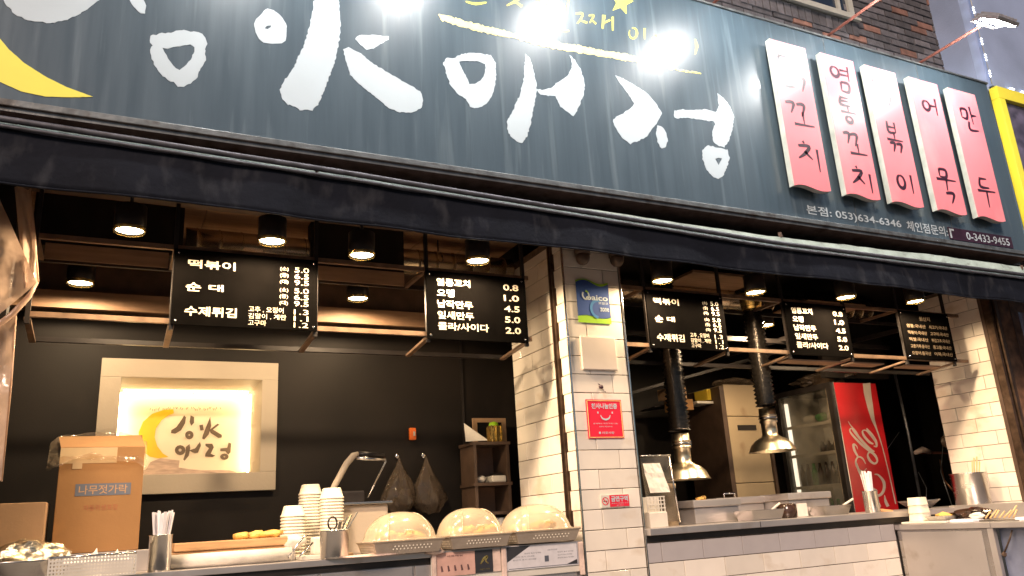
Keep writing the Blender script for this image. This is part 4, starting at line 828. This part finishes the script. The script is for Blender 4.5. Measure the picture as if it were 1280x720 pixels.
MB().box(2.29, 2.375, .96, 1.04, 1.82, 1.935, .012).build('body', 'gold', t); MB().lathe((2.332, 1.0, 1.935), [(.035, 0), (.03, .02), (0, .03)], 12).build('lid', 'green', t)
for x in (2.295, 2.332, 2.37): MB().box(x-.004, x+.004, .953, .96, 1.82, 1.935).build('rib', 'gold', t)
t = thing('picture_frame', 'brown picture frame leaning on the wall behind the golden jar', 'frame', (2.33, 1.15, 1.82)); MB().box(2.22, 2.25, 1.09, 1.11, 1.82, 2.0).box(2.25, 2.44, 1.09, 1.11, 1.97, 2.0).box(2.44, 2.47, 1.09, 1.11, 1.82, 2.0).build('frame', 'card2', t); MB().box(2.25, 2.44, 1.10, 1.108, 1.82, 1.97).build('picture', 'blackwall', t)
b = MB(); b.add([(2.10, .95, 1.825), (2.25, .93, 1.83), (2.27, 1.0, 1.85), (2.12, 1.02, 1.83), (2.10, .97, 1.95), (2.15, .97, 1.86)], [(0, 1, 2, 3), (4, 0, 1), (4, 5, 2)]); tag(b.build('loose_papers', 'paper'), 'loose folded papers lying on top of the dark shelf', 'papers')
for x, lab in ((2.20, 'white paper roll standing in the lower shelf on the left'), (2.33, 'white paper roll on the lower shelf behind the last dome')):
    tag(MB().lathe((x, .98, 1.19), [(0, 0), (.035, 0), (.035, .14), (.012, .14), (.012, .10)], 18).build('paper_towel', 'paper'), lab, 'paper roll', 'rolls on the lower shelf')

# food domes on the counter
def dome(x, y, z, w_, d_, lab):
    t = thing('food_dome', lab, 'food cover', (x, y, z), 'dome covered food trays')
    tr = MB(); tx, ty = w_/2, d_/2
    vs = []; 
    for zz, k in ((0, .90), (.052, 1.), (.060, 1.05), (.063, 1.05), (.063, .98), (.012, .90)): vs += [(x-tx*k, y-ty*k, z+zz), (x+tx*k, y-ty*k, z+zz), (x+tx*k, y+ty*k, z+zz), (x-tx*k, y+ty*k, z+zz)]
    fs = [(3, 2, 1, 0)]
    for r_ in range(5):
        for k in range(4): fs.append((r_*4+k, r_*4+(k+1) % 4, r_*4+4+(k+1) % 4, r_*4+4+k))
    fs.append((20, 21, 22, 23)); tray = tr.add(vs, fs).build('tray', mat('tray_grey', (.36, .30, .24), .4, .3, .1, 20), t, .003)
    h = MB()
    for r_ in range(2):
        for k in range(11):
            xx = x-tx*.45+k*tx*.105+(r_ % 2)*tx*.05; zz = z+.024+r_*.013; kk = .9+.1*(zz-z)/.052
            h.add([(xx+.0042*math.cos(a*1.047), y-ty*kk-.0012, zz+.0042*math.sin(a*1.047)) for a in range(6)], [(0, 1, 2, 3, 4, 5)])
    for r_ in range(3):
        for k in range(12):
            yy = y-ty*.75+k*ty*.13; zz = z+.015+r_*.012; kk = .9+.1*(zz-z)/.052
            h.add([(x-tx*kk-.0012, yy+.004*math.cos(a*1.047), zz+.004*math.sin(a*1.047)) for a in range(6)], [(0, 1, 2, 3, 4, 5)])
    h.build('lit_hole_dots', 'foam', tray, kind='stuff')  # cream discs, no real holes: light shining through the tray put into colour
    # cover: rounded vault, superellipse plan
    N, Hh = 40, .136; vs = []; fs = []
    for j in range(15):
        ph = j/14*math.pi/2
        for k in range(N):
            a = 2*math.pi*k/N; ca, sa = math.cos(a), math.sin(a); e = .72+.28*math.sin(ph)
            cx_ = abs(ca)**e*(1 if ca > 0 else -1); sy_ = abs(sa)**e*(1 if sa > 0 else -1)
            flare = 1.04 if j == 0 else 1; vs.append((x+tx*flare*cx_*math.cos(ph)**.85, y+ty*flare*sy_*math.cos(ph)**.85, z+.066+Hh*math.sin(ph)))
    for j in range(14):
        for k in range(N): fs.append((j*N+k, j*N+(k+1) % N, (j+1)*N+(k+1) % N, (j+1)*N+k))
    cov = MB().add(vs, fs, True).build('cover', 'dome', t)
    rib = MB()
    for u in (-.30, .32):
        rib.tube([(x+u*tx*2*(.5+.5*math.cos(ph)) , y+ty*math.cos(ph)**.85*1.01*(1 if 1 else 0)*s_, z+.068+Hh*1.01*math.sin(ph)*(1-.25*abs(u)**1)) for s_, ph in [(-1, q_*math.pi/16) for q_ in range(9)]], .0028, 6)
    rib.tube([(x+tx*1.03*c_, y-ty*1.03, z+.066) for c_ in (-1, 0, 1)], .004, 6); rib.build('rib', 'dome', cov)
    MB().tube([(x-.02, y-ty*.93, z+.085), (x-.018, y-ty*1.02, z+.11), (x+.018, y-ty*1.02, z+.11), (x+.02, y-ty*.93, z+.085)], .005, 6).build('handle', 'dome', cov)
    f = MB(); q = random.Random(int(x*10))
    for i in range(12): f.bm(blob((x+q.uniform(-.6, .6)*tx, y+q.uniform(-.6, .6)*ty, z+.07+q.uniform(0, .02)), .035, 1, .5, i, (1.3, 1, .7)), True)
    f.build('fried_food', 'food', t)
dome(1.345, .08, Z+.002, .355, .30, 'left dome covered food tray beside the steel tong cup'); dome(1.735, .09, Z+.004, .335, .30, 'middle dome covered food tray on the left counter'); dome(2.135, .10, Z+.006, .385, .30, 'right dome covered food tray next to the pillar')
# printed sheets hanging on the counter front
t = thing('pink_price_sheet', 'pink and black printed sheet taped to the counter under the middle dome', 'sheet', (1.7, -.02, 1.0))
MB().box(1.505, 1.715, -.014, -.008, 1.055, 1.168).build('pink_page', 'pinkcal', t); MB().box(1.717, 1.815, -.014, -.008, 1.058, 1.168).build('black_page', 'darkcal', t); MB().box(1.817, 1.86, -.014, -.008, 1.058, 1.168).build('photo_strip', 'cloth', t)
b = MB(); q4 = lambda x, z: (x, -.0148, z)
for k in range(5): b.ribbon([(1.53+k*.036, 1.105), (1.535+k*.036, 1.078)], [.008, .012], q4, (0, 0, 0))
b.text('세트메뉴', q4, 1.56, 1.65, 1.145, 1.155, .01); b.build('print', mat('print_dark', (.12, .06, .06), .6), t, kind='stuff')
b = MB(); b.ribbon([(1.745, 1.10), (1.765, 1.125), (1.785, 1.135), (1.775, 1.115), (1.79, 1.10)], [.006, .014, .010, .008, .005], q4, (0, 0, 0)); b.text('주방장 추천', q4, 1.74, 1.795, 1.070, 1.078, 0); b.build('print', 'gold', t)
t = thing('white_price_sheet', 'white printed sheet with dark corners hanging under the right dome', 'sheet', (2.1, -.02, 1.0))
MB().box(1.895, 2.33, -.014, -.008, 1.055, 1.175).build('page', 'whitecal', t); MB().add([(1.897, -.0145, 1.173), (2.04, -.0145, 1.173), (1.897, -.0145, 1.095)], [(0, 2, 1)]).add([(2.32, -.0145, 1.062), (2.32, -.0145, 1.085), (2.25, -.0145, 1.062)], [(0, 1, 2)]).build('dark_corner', 'darkcal', t)
b = MB()
for z, a, c in ((1.13, 2.0, 2.10), (1.115, 1.93, 2.06), (1.10, 1.93, 2.07), (1.14, 2.14, 2.20), (1.125, 2.2, 2.3), (1.11, 2.2, 2.29), (1.095, 2.2, 2.3)): b.text('원산지 표시 안내문', q4, a, c, z, z+.007, 0)
b.box(2.12, 2.145, -.0149, -.0146, 1.085, 1.115); b.box(1.905, 2.325, -.0149, -.0146, 1.060, 1.063).box(2.323, 2.326, -.0149, -.0146, 1.06, 1.17); b.build('print', 'bluegrey', t, kind='stuff')
b = MB()
for x0, x1, lab in ((1.865, 1.893, 'narrow folded towel strip between the two printed sheets'), (2.333, 2.362, 'narrow towel strip right of the white printed sheet by the pillar'), (1.48, 1.503, 'narrow towel strip left of the pink printed sheet')): tag(MB().box(x0, x1, -.022, -.007, 1.0, 1.172, .006).build('towel', 'cloth'), lab, 'towel', 'towels on the counter front')
tag(b.bm(blob((1.50, -.02, Z), .05, 2, .4, 8, (1, .5, .3)), True).build('towel', 'cloth'), 'crumpled pale towel bunched between the left and middle domes', 'towel')

tag(MB().box(1.48, 2.37, -.006, .004, 1.02, 1.149, .002).build('sheet_backing', 'white'), 'white backing board behind the printed sheets', 'board')
# ------------------------------------------------------------------ clear tarp at the left edge
def sheet(px, nx=14, amp=.02, m='tarp', seed=0):
    """wrinkled sheet between four corner points (world) a,b,c,d"""
    a, b_, c, d = [Vector(p) for p in px]; vs = []; fs = []
    for i in range(nx+1):
        for j in range(nx+1):
            u, v = i/nx, j/nx; p = a.lerp(b_, u).lerp(d.lerp(c, u), v); p.y += amp*noise.noise(Vector((u*3+seed, v*5, 0)))*2+amp*.8*math.sin((u*9+v*3+seed)); vs.append(p)
    for i in range(nx):
        for j in range(nx): q = i*(nx+1)+j; fs.append((q, q+nx+1, q+nx+2, q+1))
    return vs, fs
t = thing('clear_tarp', 'brownish clear plastic tarp gathered at the left edge under the awning', 'tarp', (-.5, -.1, 1.5))
MB().add(*sheet([at(18, 233, -.05), at(38, 236, -.05), at(49, 352, -.05), at(30, 362, -.1)], seed=1, amp=.012), True).build('sheet', 'tarp', t)
MB().add(*sheet([at(-120, 180, -.15), at(-2, 245, -.15), at(46, 352, -.13), at(-120, 500, -.1)], seed=3), True).build('sheet', 'tarp', t)
MB().add(*sheet([at(-120, 470, -.06), at(21, 392, -.06), at(2, 600, -.06), at(-120, 700, -.06)], seed=6), True).build('sheet', 'tarp', t)
MB().tube([at(47, 353, -.14), at(35, 372, -.15), at(15, 393, -.15), at(-20, 420, -.15), at(-120, 470, -.15)], [.006, .012, .013, .014, .014], 8).build('rolled_edge', 'tarp', t)
MB().tube([at(38, 236, -.05), at(44, 300, -.05), at(48, 352, -.06)], .004, 6).tube([at(20, 395, -.06), at(14, 480, -.06), at(2, 602, -.06)], .004, 6).build('seam', 'tarp', t)
struct(MB().box(-2.6, -.46, -.0, .10, .14, 3.0).build('left_jamb', 'blackwall'))
# ================================================================== RIGHT BAY
rc = thing('serving_counter', 'stainless serving counter top over the low tiled wall', 'counter', (4.5, .3, 1.1))
ZR = 1.215
MB().box(PX1+.006, 6.35, -.045, .62, ZR-.038, ZR, .004).build('top', 'steelh', rc); MB().box(3.62, 3.6235, -.047, -.044, ZR-.036, ZR-.002).build('joint', 'blackmetal', rc)
MB().box(PX1+.006, 6.35, .001, .6, ZR-.075, ZR-.040).build('under_rail', 'blackmetal', rc)
MB().box(4.88, 6.35, .03, .6, .16, ZR-.078).build('base_cabinet', 'steelh', rc)
# acrylic guard, receipts etc.
t = thing('sneeze_guard', 'clear acrylic guard panel beside the pillar on the right counter', 'guard', (3.1, .2, ZR))
vs = at(800, 572, .30), at(838, 570, .30), at(849, 652, .30), at(812, 650, .30)
MB().prism(vs, (0, .004, 0)).build('panel', 'acrylic', t); MB().tube([at(836, 570, .29), at(850, 653, .29)], .006, 6).tube([at(800, 570, .29), at(838, 569, .29)], .005, 6).build('edge_bar', 'steel', t)
b = MB(); b.add(*sheet([(2.98, .22, 1.60), (3.11, .22, 1.60), (3.15, .20, 1.42), (3.0, .20, 1.42)], 6, .004)); tag(b.build('receipt_paper', 'paper'), 'curling white receipt sheets hanging by the pillar', 'receipt')
t = thing('white_utensil_basket', 'small white lattice basket against the pillar', 'basket', (3.0, .15, ZR)); b = MB()
for k in range(6): b.box(2.90+k*.025-.003, 2.90+k*.025+.003, .10, .104, ZR+.09, ZR+.18)
for k in range(5): b.box(2.90, 3.03, .099, .105, ZR+.09+k*.022-.003, ZR+.09+k*.022+.003)
b.box(2.90, 3.03, .16, .164, ZR+.09, ZR+.18); b.build('lattice', 'white', t); MB().box(2.90, 3.03, .09, .19, ZR, ZR+.088, .004).build('stand', 'white', t)
tag(MB().lathe((3.25, .35, ZR), [(0, 0), (.045, 0), (.045, .23), (.05, .235), (.05, .26), (0, .265)], 20).build('drink_dispenser', 'beigebox'), 'beige cylindrical container behind the acrylic guard', 'container')
tag(MB().bm(blob((3.02, .42, ZR+.42), .045, 2, .5, 9, (1, 1, .8)), True).build('red_cloth', mat('dull_red', (.30, .08, .07), .8)), 'dull red bundle peeking over the acrylic guard', 'bundle')
# steel food containers
def bain(x0, x1, y0, y1, z0, z1, lab, grp='lidded steel food boxes', knob=True):
    t = thing('steel_food_box', lab, 'food box', ((x0+x1)/2, (y0+y1)/2, z0), grp)
    MB().box(x0+.015, x1-.015, y0+.015, y1, z0, z1-.05, .008).build('body', 'steelh', t); MB().box(x0, x1, y0, y1+.01, z1-.048, z1, .008).build('lid', 'steelh', t)
    return t
bain(3.40, 3.80, .30, .60, ZR, ZR+.150, 'large steel food box with food scraps on its lid'); bain(4.30, 4.72, .38, .66, ZR, ZR+.165, 'steel food box standing below the second lamp shade')
bain(3.86, 4.32, .62, .85, ZR, ZR+.16, 'dull steel food box behind, with small lid handle')
tag(MB().bm(blob((3.55, .42, ZR+.158), .02, 2, .6, 1, (1.6, 1, .6))).bm(blob((3.59, .43, ZR+.163), .018, 2, .6, 2)).build('food_scraps', 'food'), 'orange food scraps lying on the large steel food box', 'food')
tag(MB().tube([(4.0, .7, ZR+.16), (4.0, .7, ZR+.19), (4.1, .7, ZR+.19), (4.1, .7, ZR+.16)], .006, 6).build('lid_handle', 'chrome'), 'small wire lid handle on the rear steel box', 'handle')
def pan(x0, x1, y0, y1, z0, h, lab, mm='steel', spoon=None):
    t = thing('steel_pan', lab, 'pan', ((x0+x1)/2, (y0+y1)/2, z0), 'small open steel pans')
    k = .02; vs = [(x0+k, y0+k, z0), (x1-k, y0+k, z0), (x1-k, y1-k, z0), (x0+k, y1-k, z0), (x0, y0, z0+h), (x1, y0, z0+h), (x1, y1, z0+h), (x0, y1, z0+h), (x0+.01, y0+.01, z0+h-.002), (x1-.01, y0+.01, z0+h-.002), (x1-.01, y1-.01, z0+h-.002), (x0+.01, y1-.01, z0+h-.002), (x0+.025, y0+.025, z0+.01), (x1-.025, y0+.025, z0+.01), (x1-.025, y1-.025, z0+.01), (x0+.025, y1-.025, z0+.01)]
    fs = [(3, 2, 1, 0), (12, 13, 14, 15)]
    for r_ in range(3):
        for q in range(4): fs.append((r_*4+q, r_*4+(q+1) % 4, r_*4+4+(q+1) % 4, r_*4+4+q))
    MB().add(vs, fs).build('body', mm, t, .002)
    if spoon: MB().tube(spoon, .008, 6).build('handle', 'white', t)
    return t
pan(3.70, 3.98, .10, .28, ZR, .065, 'small steel pan with white handle nearest the large box', spoon=[(3.94, .2, ZR+.05), (4.02, .18, ZR+.10)])
pan(4.43, 4.68, .18, .36, ZR, .065, 'small steel pan with a pinkish handle left of the chopstick cup', spoon=[(4.65, .25, ZR+.05), (4.75, .22, ZR+.10)])
t = thing('dark_sauce_jar', 'dark sauce jar wrapped in white paper between the pans', 'jar', (4.15, .2, ZR)); MB().lathe((4.13, .24, ZR), [(0, 0), (.06, 0), (.068, .03), (.066, .085), (.05, .095), (0, .095)], 20).build('jar', 'bottle', t); MB().box(4.15, 4.24, .16, .165, ZR+.004, ZR+.09, .002).build('paper_label', 'paper', t)
cup(4.765, .08, ZR, .05, .145, 'steel cup with paper chopstick sleeves in front of the red panel', 12, .27)
tag(MB().bar((4.85, .05, ZR+.004), (5.05, .3, ZR+.012), .10, .012).build('wooden_board', 'woodboard'), 'thin brown wooden slat on the counter right of the cup', 'slat')
tag(MB().lathe((5.53, .30, ZR), [(0, 0), (.07, 0), (.14, .055), (.15, .062), (.145, .064), (.07, .01), (0, .01)], 28).build('steel_bowl', 'steel'), 'wide shallow steel bowl behind the cup stack at right', 'bowl')
pt = thing('stock_pot', 'tall steel pot with wooden sticks standing at the far right', 'pot', (6.1, .3, ZR))
MB().lathe((6.13, .28, ZR), [(0, 0), (.125, 0), (.128, .01), (.130, .235), (.136, .238), (.136, .246), (.128, .242), (.125, .01), (0, .01)], 36).build('body', 'steel', pt)
for dx, h_ in ((.02, .36), (.045, .37), (.06, .33), (.0, .34)): MB().tube([(6.13+dx, .26, ZR+.1), (6.18+dx*1.5, .25, ZR+h_)], .005, 5).build('stick', 'skewer', pt)
# heat lamps on flexible hoses
def hose(x, y, zt, zb, lab, top_collar):
    t = thing('heat_lamp', lab, 'heat lamp', (x, y, zt), 'dome heat lamps on flexible hoses')
    prof = []; z = zb+.33; i = 0
    while z < zt: prof.append((.060 if i % 2 else .077, z)); z += .015; i += 1
    MB().lathe((x, y, 0), prof, 24).build('hose', 'hose', t)
    MB().lathe((x, y, zb), [(.0, .32), (.058, .31), (.060, .265), (.064, .262), (.064, .25), (.058, .248), (.058, .225), (.064, .222), (.064, .21), (.056, .205), (.056, .12), (.070, .105), (.11, .085), (.145, .05), (.163, .008), (.170, .0), (.162, .002), (.14, .045), (.10, .078), (.05, .09), (.0, .09)], 40).build('shade', mat('spun_metal', (.72, .62, .45), .28, 1., .08, 30, .02), t)
    b = MB(); b.box(x+.058, x+.078, y-.01, y+.01, zb+.23, zb+.26); b.lathe((x, y, zb+.24), [(.066, -.006), (.069, 0), (.066, .006)], 24); b.build('clamp', 'chrome', t)
    if top_collar: MB().lathe((x, y, zt), [(.068, -.12), (.072, -.12), (.085, .0), (.085, .02)], 24).build('collar', 'gold', t)
    return t
hose(3.475, .45, 3.1, 1.50, 'dome heat lamp on a ribbed hose hanging left, near the pillar', False); hose(4.285, .45, 2.84, 1.675, 'dome heat lamp on a ribbed hose hanging left of the fridge', True)
# beige cabinet, wire shelf boxes
bc = thing('beige_cabinet', 'tall beige enamel cabinet with a dark vent behind the heat lamps', 'cabinet', (5.0, 1.7, .16))
cx0, cx1 = 4.83, 5.26
for z0, z1 in ((.5, 1.50), (1.505, 2.075), (2.08, 2.36)): MB().box(cx0, cx1, 1.5, 2.0, z0, z1, .006).build('panel', 'beigebox', bc)
MB().box(cx0+.10, cx1-.12, 1.494, 1.5, 1.955, 2.0).build('vent', 'blackmetal', bc); MB().box(cx1+.003, cx1+.03, 1.48, 2.0, .5, 2.3).build('side_strip', 'brown', bc); MB().box(cx0-.05, cx0-.002, 1.50, 2.0, .5, 2.34).build('side_strip', 'brown', bc)
b = MB(); b.bm(blob((5.04, 1.6, 2.39), .13, 3, .5, 4, (1.7, .8, .32))); tag(b.build('plastic_cover', 'bag'), 'crumpled plastic cover lying on top of the beige cabinet', 'cover')
ws = thing('wall_wire_shelf', 'thin wire shelf holding yellow boxes on the rear wall', 'shelf', (4.8, 2.2, 2.2)); MB().bar((4.35, 2.0, 2.21), (5.0, 1.9, 2.28), .3, .012).build('board', 'blackmetal', ws)
for i, (x, z, m, lab) in enumerate(((4.42, 2.30, 'card2', 'small brown carton at the left end of the rear shelf'), (4.48, 2.20, 'card', 'small orange carton low on the rear shelf'), (4.83, 2.29, 'yellowbox', 'bright yellow carton on the rear shelf'))):
    b = MB(); b.box(x-.09, x+.09, 1.62, 1.8, z-.05, z+.045, .003); tag(b.build('small_carton', m), lab, 'carton')
tag(MB().box(4.60, 4.78, 1.6, 1.8, 2.205, 2.225).build('white_tray', 'white'), 'thin white tray sticking out below the yellow carton', 'tray')
# fridge
fr = thing('drinks_fridge', 'black drinks fridge with glass door and red branded side panel', 'fridge', (5.9, 1.3, .16))
fx0, fx1, fy0, fy1, fz0, fz1 = 5.62, 6.15, 1.0, 1.68, .2, 2.31
MB().box(fx0, fx1, fy1-.03, fy1, fz0, fz1).box(fx1-.03, fx1, fy0+.03, fy1-.03, fz0, fz1).box(fx0, fx1-.03, fy0+.03, fy1-.03, fz1-.04, fz1).box(fx0, fx1-.03, fy0+.03, fy1-.03, fz0, fz0+.3).box(fx0, fx1, fy0, fy0+.03, fz0, fz1).build('cabinet', 'blackmetal', fr)
MB().box(fx0+.05, fx1-.031, fy0+.031, fy0+.034, fz0+.3, fz1-.041).box(fx0+.05, fx1-.031, fy1-.034, fy1-.031, fz0+.3, fz1-.041).box(fx1-.034, fx1-.031, fy0+.036, fy1-.036, fz0+.3, fz1-.041).build('liner', 'white', fr)
MB().box(fx0+.004, fx1, fy0-.006, fy0-.001, fz0, fz1-.005).build('side_panel', 'red', fr)
MB().box(fx0-.004, fx0+.006, fy0-.008, fy0+.0, fz0, fz1).build('edge_trim', 'chrome', fr)
dr = MB().box(fx0-.04, fx0, fy0, fy0+.045, fz0+.2, fz1).box(fx0-.04, fx0, fy1-.045, fy1, fz0+.2, fz1).box(fx0-.04, fx0, fy0+.045, fy1-.045, fz1-.05, fz1).box(fx0-.04, fx0, fy0+.045, fy1-.045, fz0+.2, fz0+.27).build('door', 'blackmetal', fr)
MB().box(fx0-.022, fx0-.016, fy0+.045, fy1-.045, fz0+.27, fz1-.05).build('glass', film('fridge_glass', (.5, .46, .38), .88, .03, .1, 4, 0), dr)
MB().box(fx0-.044, fx0-.040, fy0+.047, fy0+.053, fz0+.25, fz1-.05).box(fx0-.044, fx0-.040, fy1-.053, fy1-.047, fz0+.25, fz1-.05).build('door_trim', 'chrome', dr)
for z in (.78, 1.12, 1.44, 1.72, 1.98):
    sb = MB()
    for k in range(22): y = fy0+.05+k*.027; sb.box(fx0+.03, fx1-.05, y-.002, y+.002, z, z+.004)
    sb.box(fx0+.022, fx0+.036, fy0+.04, fy1-.04, z-.012, z+.014); sh_ = sb.build('shelf', 'white', fr)
q = random.Random(2)
for z in (1.12, 1.44, 1.72):
    for k in range(8):
        y = fy0+.08+k*.072
        if z > 1.7 and k > 3: continue
        h_ = .20 if z < 1.6 else .10; r_ = .029
        MB().lathe((fx0+.08, y, z+.006), [(0, 0), (r_, 0), (r_, h_*.6), (r_*.5, h_*.8), (r_*.42, h_), (0, h_)], 12).build('bottle', 'gbottle' if k == 5 or q.random() < .15 else 'bottle', fr)
for k in range(3): MB().bm(blob((fx0+.12, fy0+.15+k*.14, 2.04), .055, 2, .4, k, (1, 1.2, .8)), True).build('food_pack', ('paper', 'gbottle', 'paper')[k], fr)
MB().box(fx0+.035, fx0+.06, fy1-.065, fy1-.04, fz0+.5, fz1-.1).build('lamp_tube', 'fridgelight', fr)
# script lettering reads upward on the red panel: u = height, v = to the left
FS = lambda u, v: (fx0+.515-v, fy0-.0065, 1.22+u)
b = MB(); zz = (0, -.0012, 0)
def sk(pts, ws): b.ribbon(pts, ws, FS, zz)
FZ = lambda u, v: at(1040+u/4, 470-v/4, fy0-.0065)
def sk(pts, ws): b.ribbon([(p[0], -p[1]) for p in pts], [w_*1.0 for w_ in ws], FZ, zz)
sk([(172, 36), (178, 90), (190, 150), (204, 215), (222, 265), (250, 350), (285, 490), (318, 640)], [38, 36, 30, 18, 8, 5, 5, 6])          # long swoosh
sk([(168, 440), (152, 412), (130, 405), (118, 430), (130, 464), (156, 476), (172, 462)], [3, 8, 7, 9, 8, 6, 3])                               # C: upper curl
sk([(130, 405), (112, 372), (107, 342), (122, 350), (128, 366)], [8, 12, 11, 5, 2])                                                      # C: tail
sk([(118, 430), (138, 482), (170, 540), (205, 590), (238, 596), (258, 570), (258, 530), (232, 496), (212, 492)], [9, 13, 15, 15, 13, 14, 15, 9, 4])
sk([(178, 402), (190, 424), (212, 438), (226, 424), (214, 396), (192, 380), (180, 388), (178, 402)], [11, 13, 10, 9, 13, 11, 7, 9])          # o
sk([(212, 378), (190, 366), (150, 325), (112, 280), (98, 262), (88, 272), (104, 298), (150, 345), (196, 384)], [5, 12, 13, 10, 6, 6, 10, 12, 6])  # l
sk([(80, 226), (92, 246), (118, 276), (134, 300)], [2, 5, 6, 3])
sk([(206, 340), (186, 330), (160, 300), (152, 276), (168, 272), (190, 292), (212, 322)], [6, 12, 12, 7, 6, 10, 8])                            # a
sk([(172, 262), (196, 292), (218, 326), (222, 352), (208, 350)], [6, 14, 13, 9, 4])
sk([(196, 560), (208, 566), (222, 572)], [10, 12, 10])                                                                                   # hyphen
sk([(208, 604), (232, 640), (240, 655)], [16, 16, 12]); sk([(262, 596), (268, 628), (280, 652)], [3, 14, 16])
b.build('script_lettering', 'script', fr)
t_ = tag(MB().bm(blob((5.82, 1.3, 2.37), .16, 3, .6, 6, (1.5, 1.6, .42))).build('plastic_bundle', 'bag'), 'crumpled clear plastic bundle on top of the drinks fridge', 'bundle')
tag(MB().box(5.75, 5.95, 1.15, 1.35, 2.315, 2.43, .01).build('small_carton', 'card2'), 'brown carton under plastic on top of the fridge', 'carton')
# pipes and gas valve on the rear wall
t = thing('gas_pipe', 'thin grey upright gas pipe with valve right of the fridge', 'pipe', (7.0, 1.5, 1.0))
MB().tube([at(1118, 465, 1.5), at(1135, 540, 1.5), at(1152, 632, 1.5)], .014, 8).build('pipe', 'lamp', t); MB().tube([at(1150, 566, 1.3), at(1186, 566, 1.3), at(1187, 575, 1.3)], .012, 8).build('branch', 'rust', t); MB().tube([at(1144, 566, 1.28), at(1153, 562, 1.28), at(1163, 565, 1.28)], [.018, .03, .02], 10).build('valve', 'cloth', t)
for k, (a, c, e) in enumerate(((at(1175, 575, 1.3), at(1180, 600, 1.2), at(1195, 618, 1.1)), (at(1180, 540, 1.3), at(1176, 590, 1.2), at(1190, 632, 1.1)), (at(1148, 590, 1.3), at(1158, 610, 1.2), at(1158, 626, 1.1)))): MB().tube([a, c, e], .008 if k == 0 else .004, 6).build('hose', 'copper' if k == 0 else 'lamp', t)
MB().tube([at(1094, 600, 1.3), at(1110, 560, 1.3), at(1124, 540, 1.3)], .003, 5).build('wire', 'lamp', t)
tag(MB().bm(blob(tuple(at(1181, 552, 1.1)), .03, 2, .5, 2, (1, 1, 2))).build('dark_valve_box', 'brown'), 'small dark brown valve box beside the tiled jamb', 'valve')

# ------------------------------------------------------------------ cart counter projecting to the street
kc = thing('cart_counter', 'stainless cart counter projecting toward the street at the right', 'counter', (5.3, -.4, .14))
CX, CZ = 4.853, 1.128
MB().box(CX-.004, 5.75, -.69, .0, CZ-.035, CZ, .004).build('top', 'steelh', kc); MB().box(CX-.004, 5.75, -1.35, -.692, CZ-.035, CZ, .004).build('top', 'steelh', kc)
MB().box(CX+.008, 5.74, -.66, -.005, .14, CZ-.037, .003).build('body', 'steel', kc)
MB().box(CX+.004, CX+.008, -.62, -.04, .3, CZ-.05, .002).build('side_panel', 'steelh', kc)
for y0_, y1_ in ((-.70, -.662), (-1.35, -1.31)): MB().box(CX, CX+.03, y0_, y1_, .14, CZ-.037).build('leg', 'steelh', kc)
vs, fs = sheet([(CX+.05, -.70, CZ-.04), (CX+.05, -1.4, CZ-.04), (CX+.07, -1.4, .3), (CX+.05, -.70, .3)], 16, .0)
for v in vs: v.x += .02*noise.noise(Vector((v.y*6, v.z*2, 0)))+.008*math.sin(v.y*25)
tag(MB().add(vs, fs, True).build('blue_cover', 'bluetarp'), 'blue grey plastic cover hanging under the cart counter', 'cover')
tag(MB().tube([(CX+.03, -.80, CZ-.05), (CX+.02, -.78, CZ-.10), (CX+.02, -.72, CZ-.19)], .005, 6).bm(blob((CX+.02, -.725, CZ-.19), .018, 1, .4, 3)).build('cord_knot', 'brown'), 'dark cord tied in a knot under the cart counter', 'cord')
# things on the cart
KZ = CZ
tag(MB().box(CX+.02, CX+.26, -.38, -.04, KZ+.001, KZ+.014, .005).build('white_tray', 'paper'), 'flat cream tray under the cup stack on the cart', 'tray')
st = thing('cup_stack', 'short stack of square cream cups at the left end of the cart', 'cup stack', (CX+.12, -.12, KZ+.014))
for i in range(3):
    z = KZ+.015+i*.052; x, y = CX+.12, -.12
    MB().lathe((x, y, z), [(.062-i*.003, 0), (.062-i*.003, .004), (.060-i*.003, .006), (.056-i*.003, .050), (.055-i*.003, .0515), (0, .0515)], 24, e=.55).build('cup', 'foam', st)
pan(CX+.05, CX+.30, -.36, -.20, KZ+.016, .03, 'shallow steel dish with noodles on the cart tray')
tag(MB().bm(blob((CX+.16, -.27, KZ+.045), .05, 2, .6, 4, (1.2, 1.1, .4))).build('noodles', 'food'), 'pile of pale noodles in the shallow steel dish', 'food')
tag(MB().bm(blob((CX+.22, -.44, KZ+.045), .085, 3, .7, 8, (.8, 1.4, .42))).build('black_bag', 'bottle'), 'crumpled black plastic bag on the cart counter', 'bag')
tag(MB().box(CX+.03, CX+.14, -.56, -.40, KZ+.001, KZ+.02, .006).build('white_box', 'bone'), 'flat white container beside the black bag on the cart', 'container')
tag(MB().bm(blob((CX+.12, -.53, KZ+.035), .035, 2, .6, 1, (1, 1.3, .6))).build('tissue', 'paper'), 'crumpled white tissue between black bag and skewers', 'tissue')
sk_ = thing('skewer_tray', 'steel tray of fried food skewers at the right end of the cart', 'tray', (CX+.15, -.72, KZ))
MB().box(CX+.03, CX+.30, -.86, -.60, KZ+.001, KZ+.012, .004).build('tray', 'steel', sk_)
q = random.Random(5)
for i in range(7):
    y = -.60-i*.03; MB().tube([(CX+.10, y, KZ+.02), (CX+.14+q.uniform(-.02, .02), y-.02+q.uniform(-.02, .01), KZ+.055+(.03 if i == 5 else 0)+q.uniform(0, .012))], .005, 5).build('skewer', 'skewer', sk_)
tag(MB().box(CX+.03, CX+.16, -1.0, -.83, KZ+.001, KZ+.022, .006).build('white_box', 'bone'), 'white container at the right edge of the photo on the cart', 'container')
tag(MB().box(5.45, 5.50, -1.3, -.0, KZ+.001, KZ+.10, .004).build('splash_guard', 'steelh'), 'steel splash guard standing along the back of the cart', 'guard')
print('objects', len(bpy.data.objects))
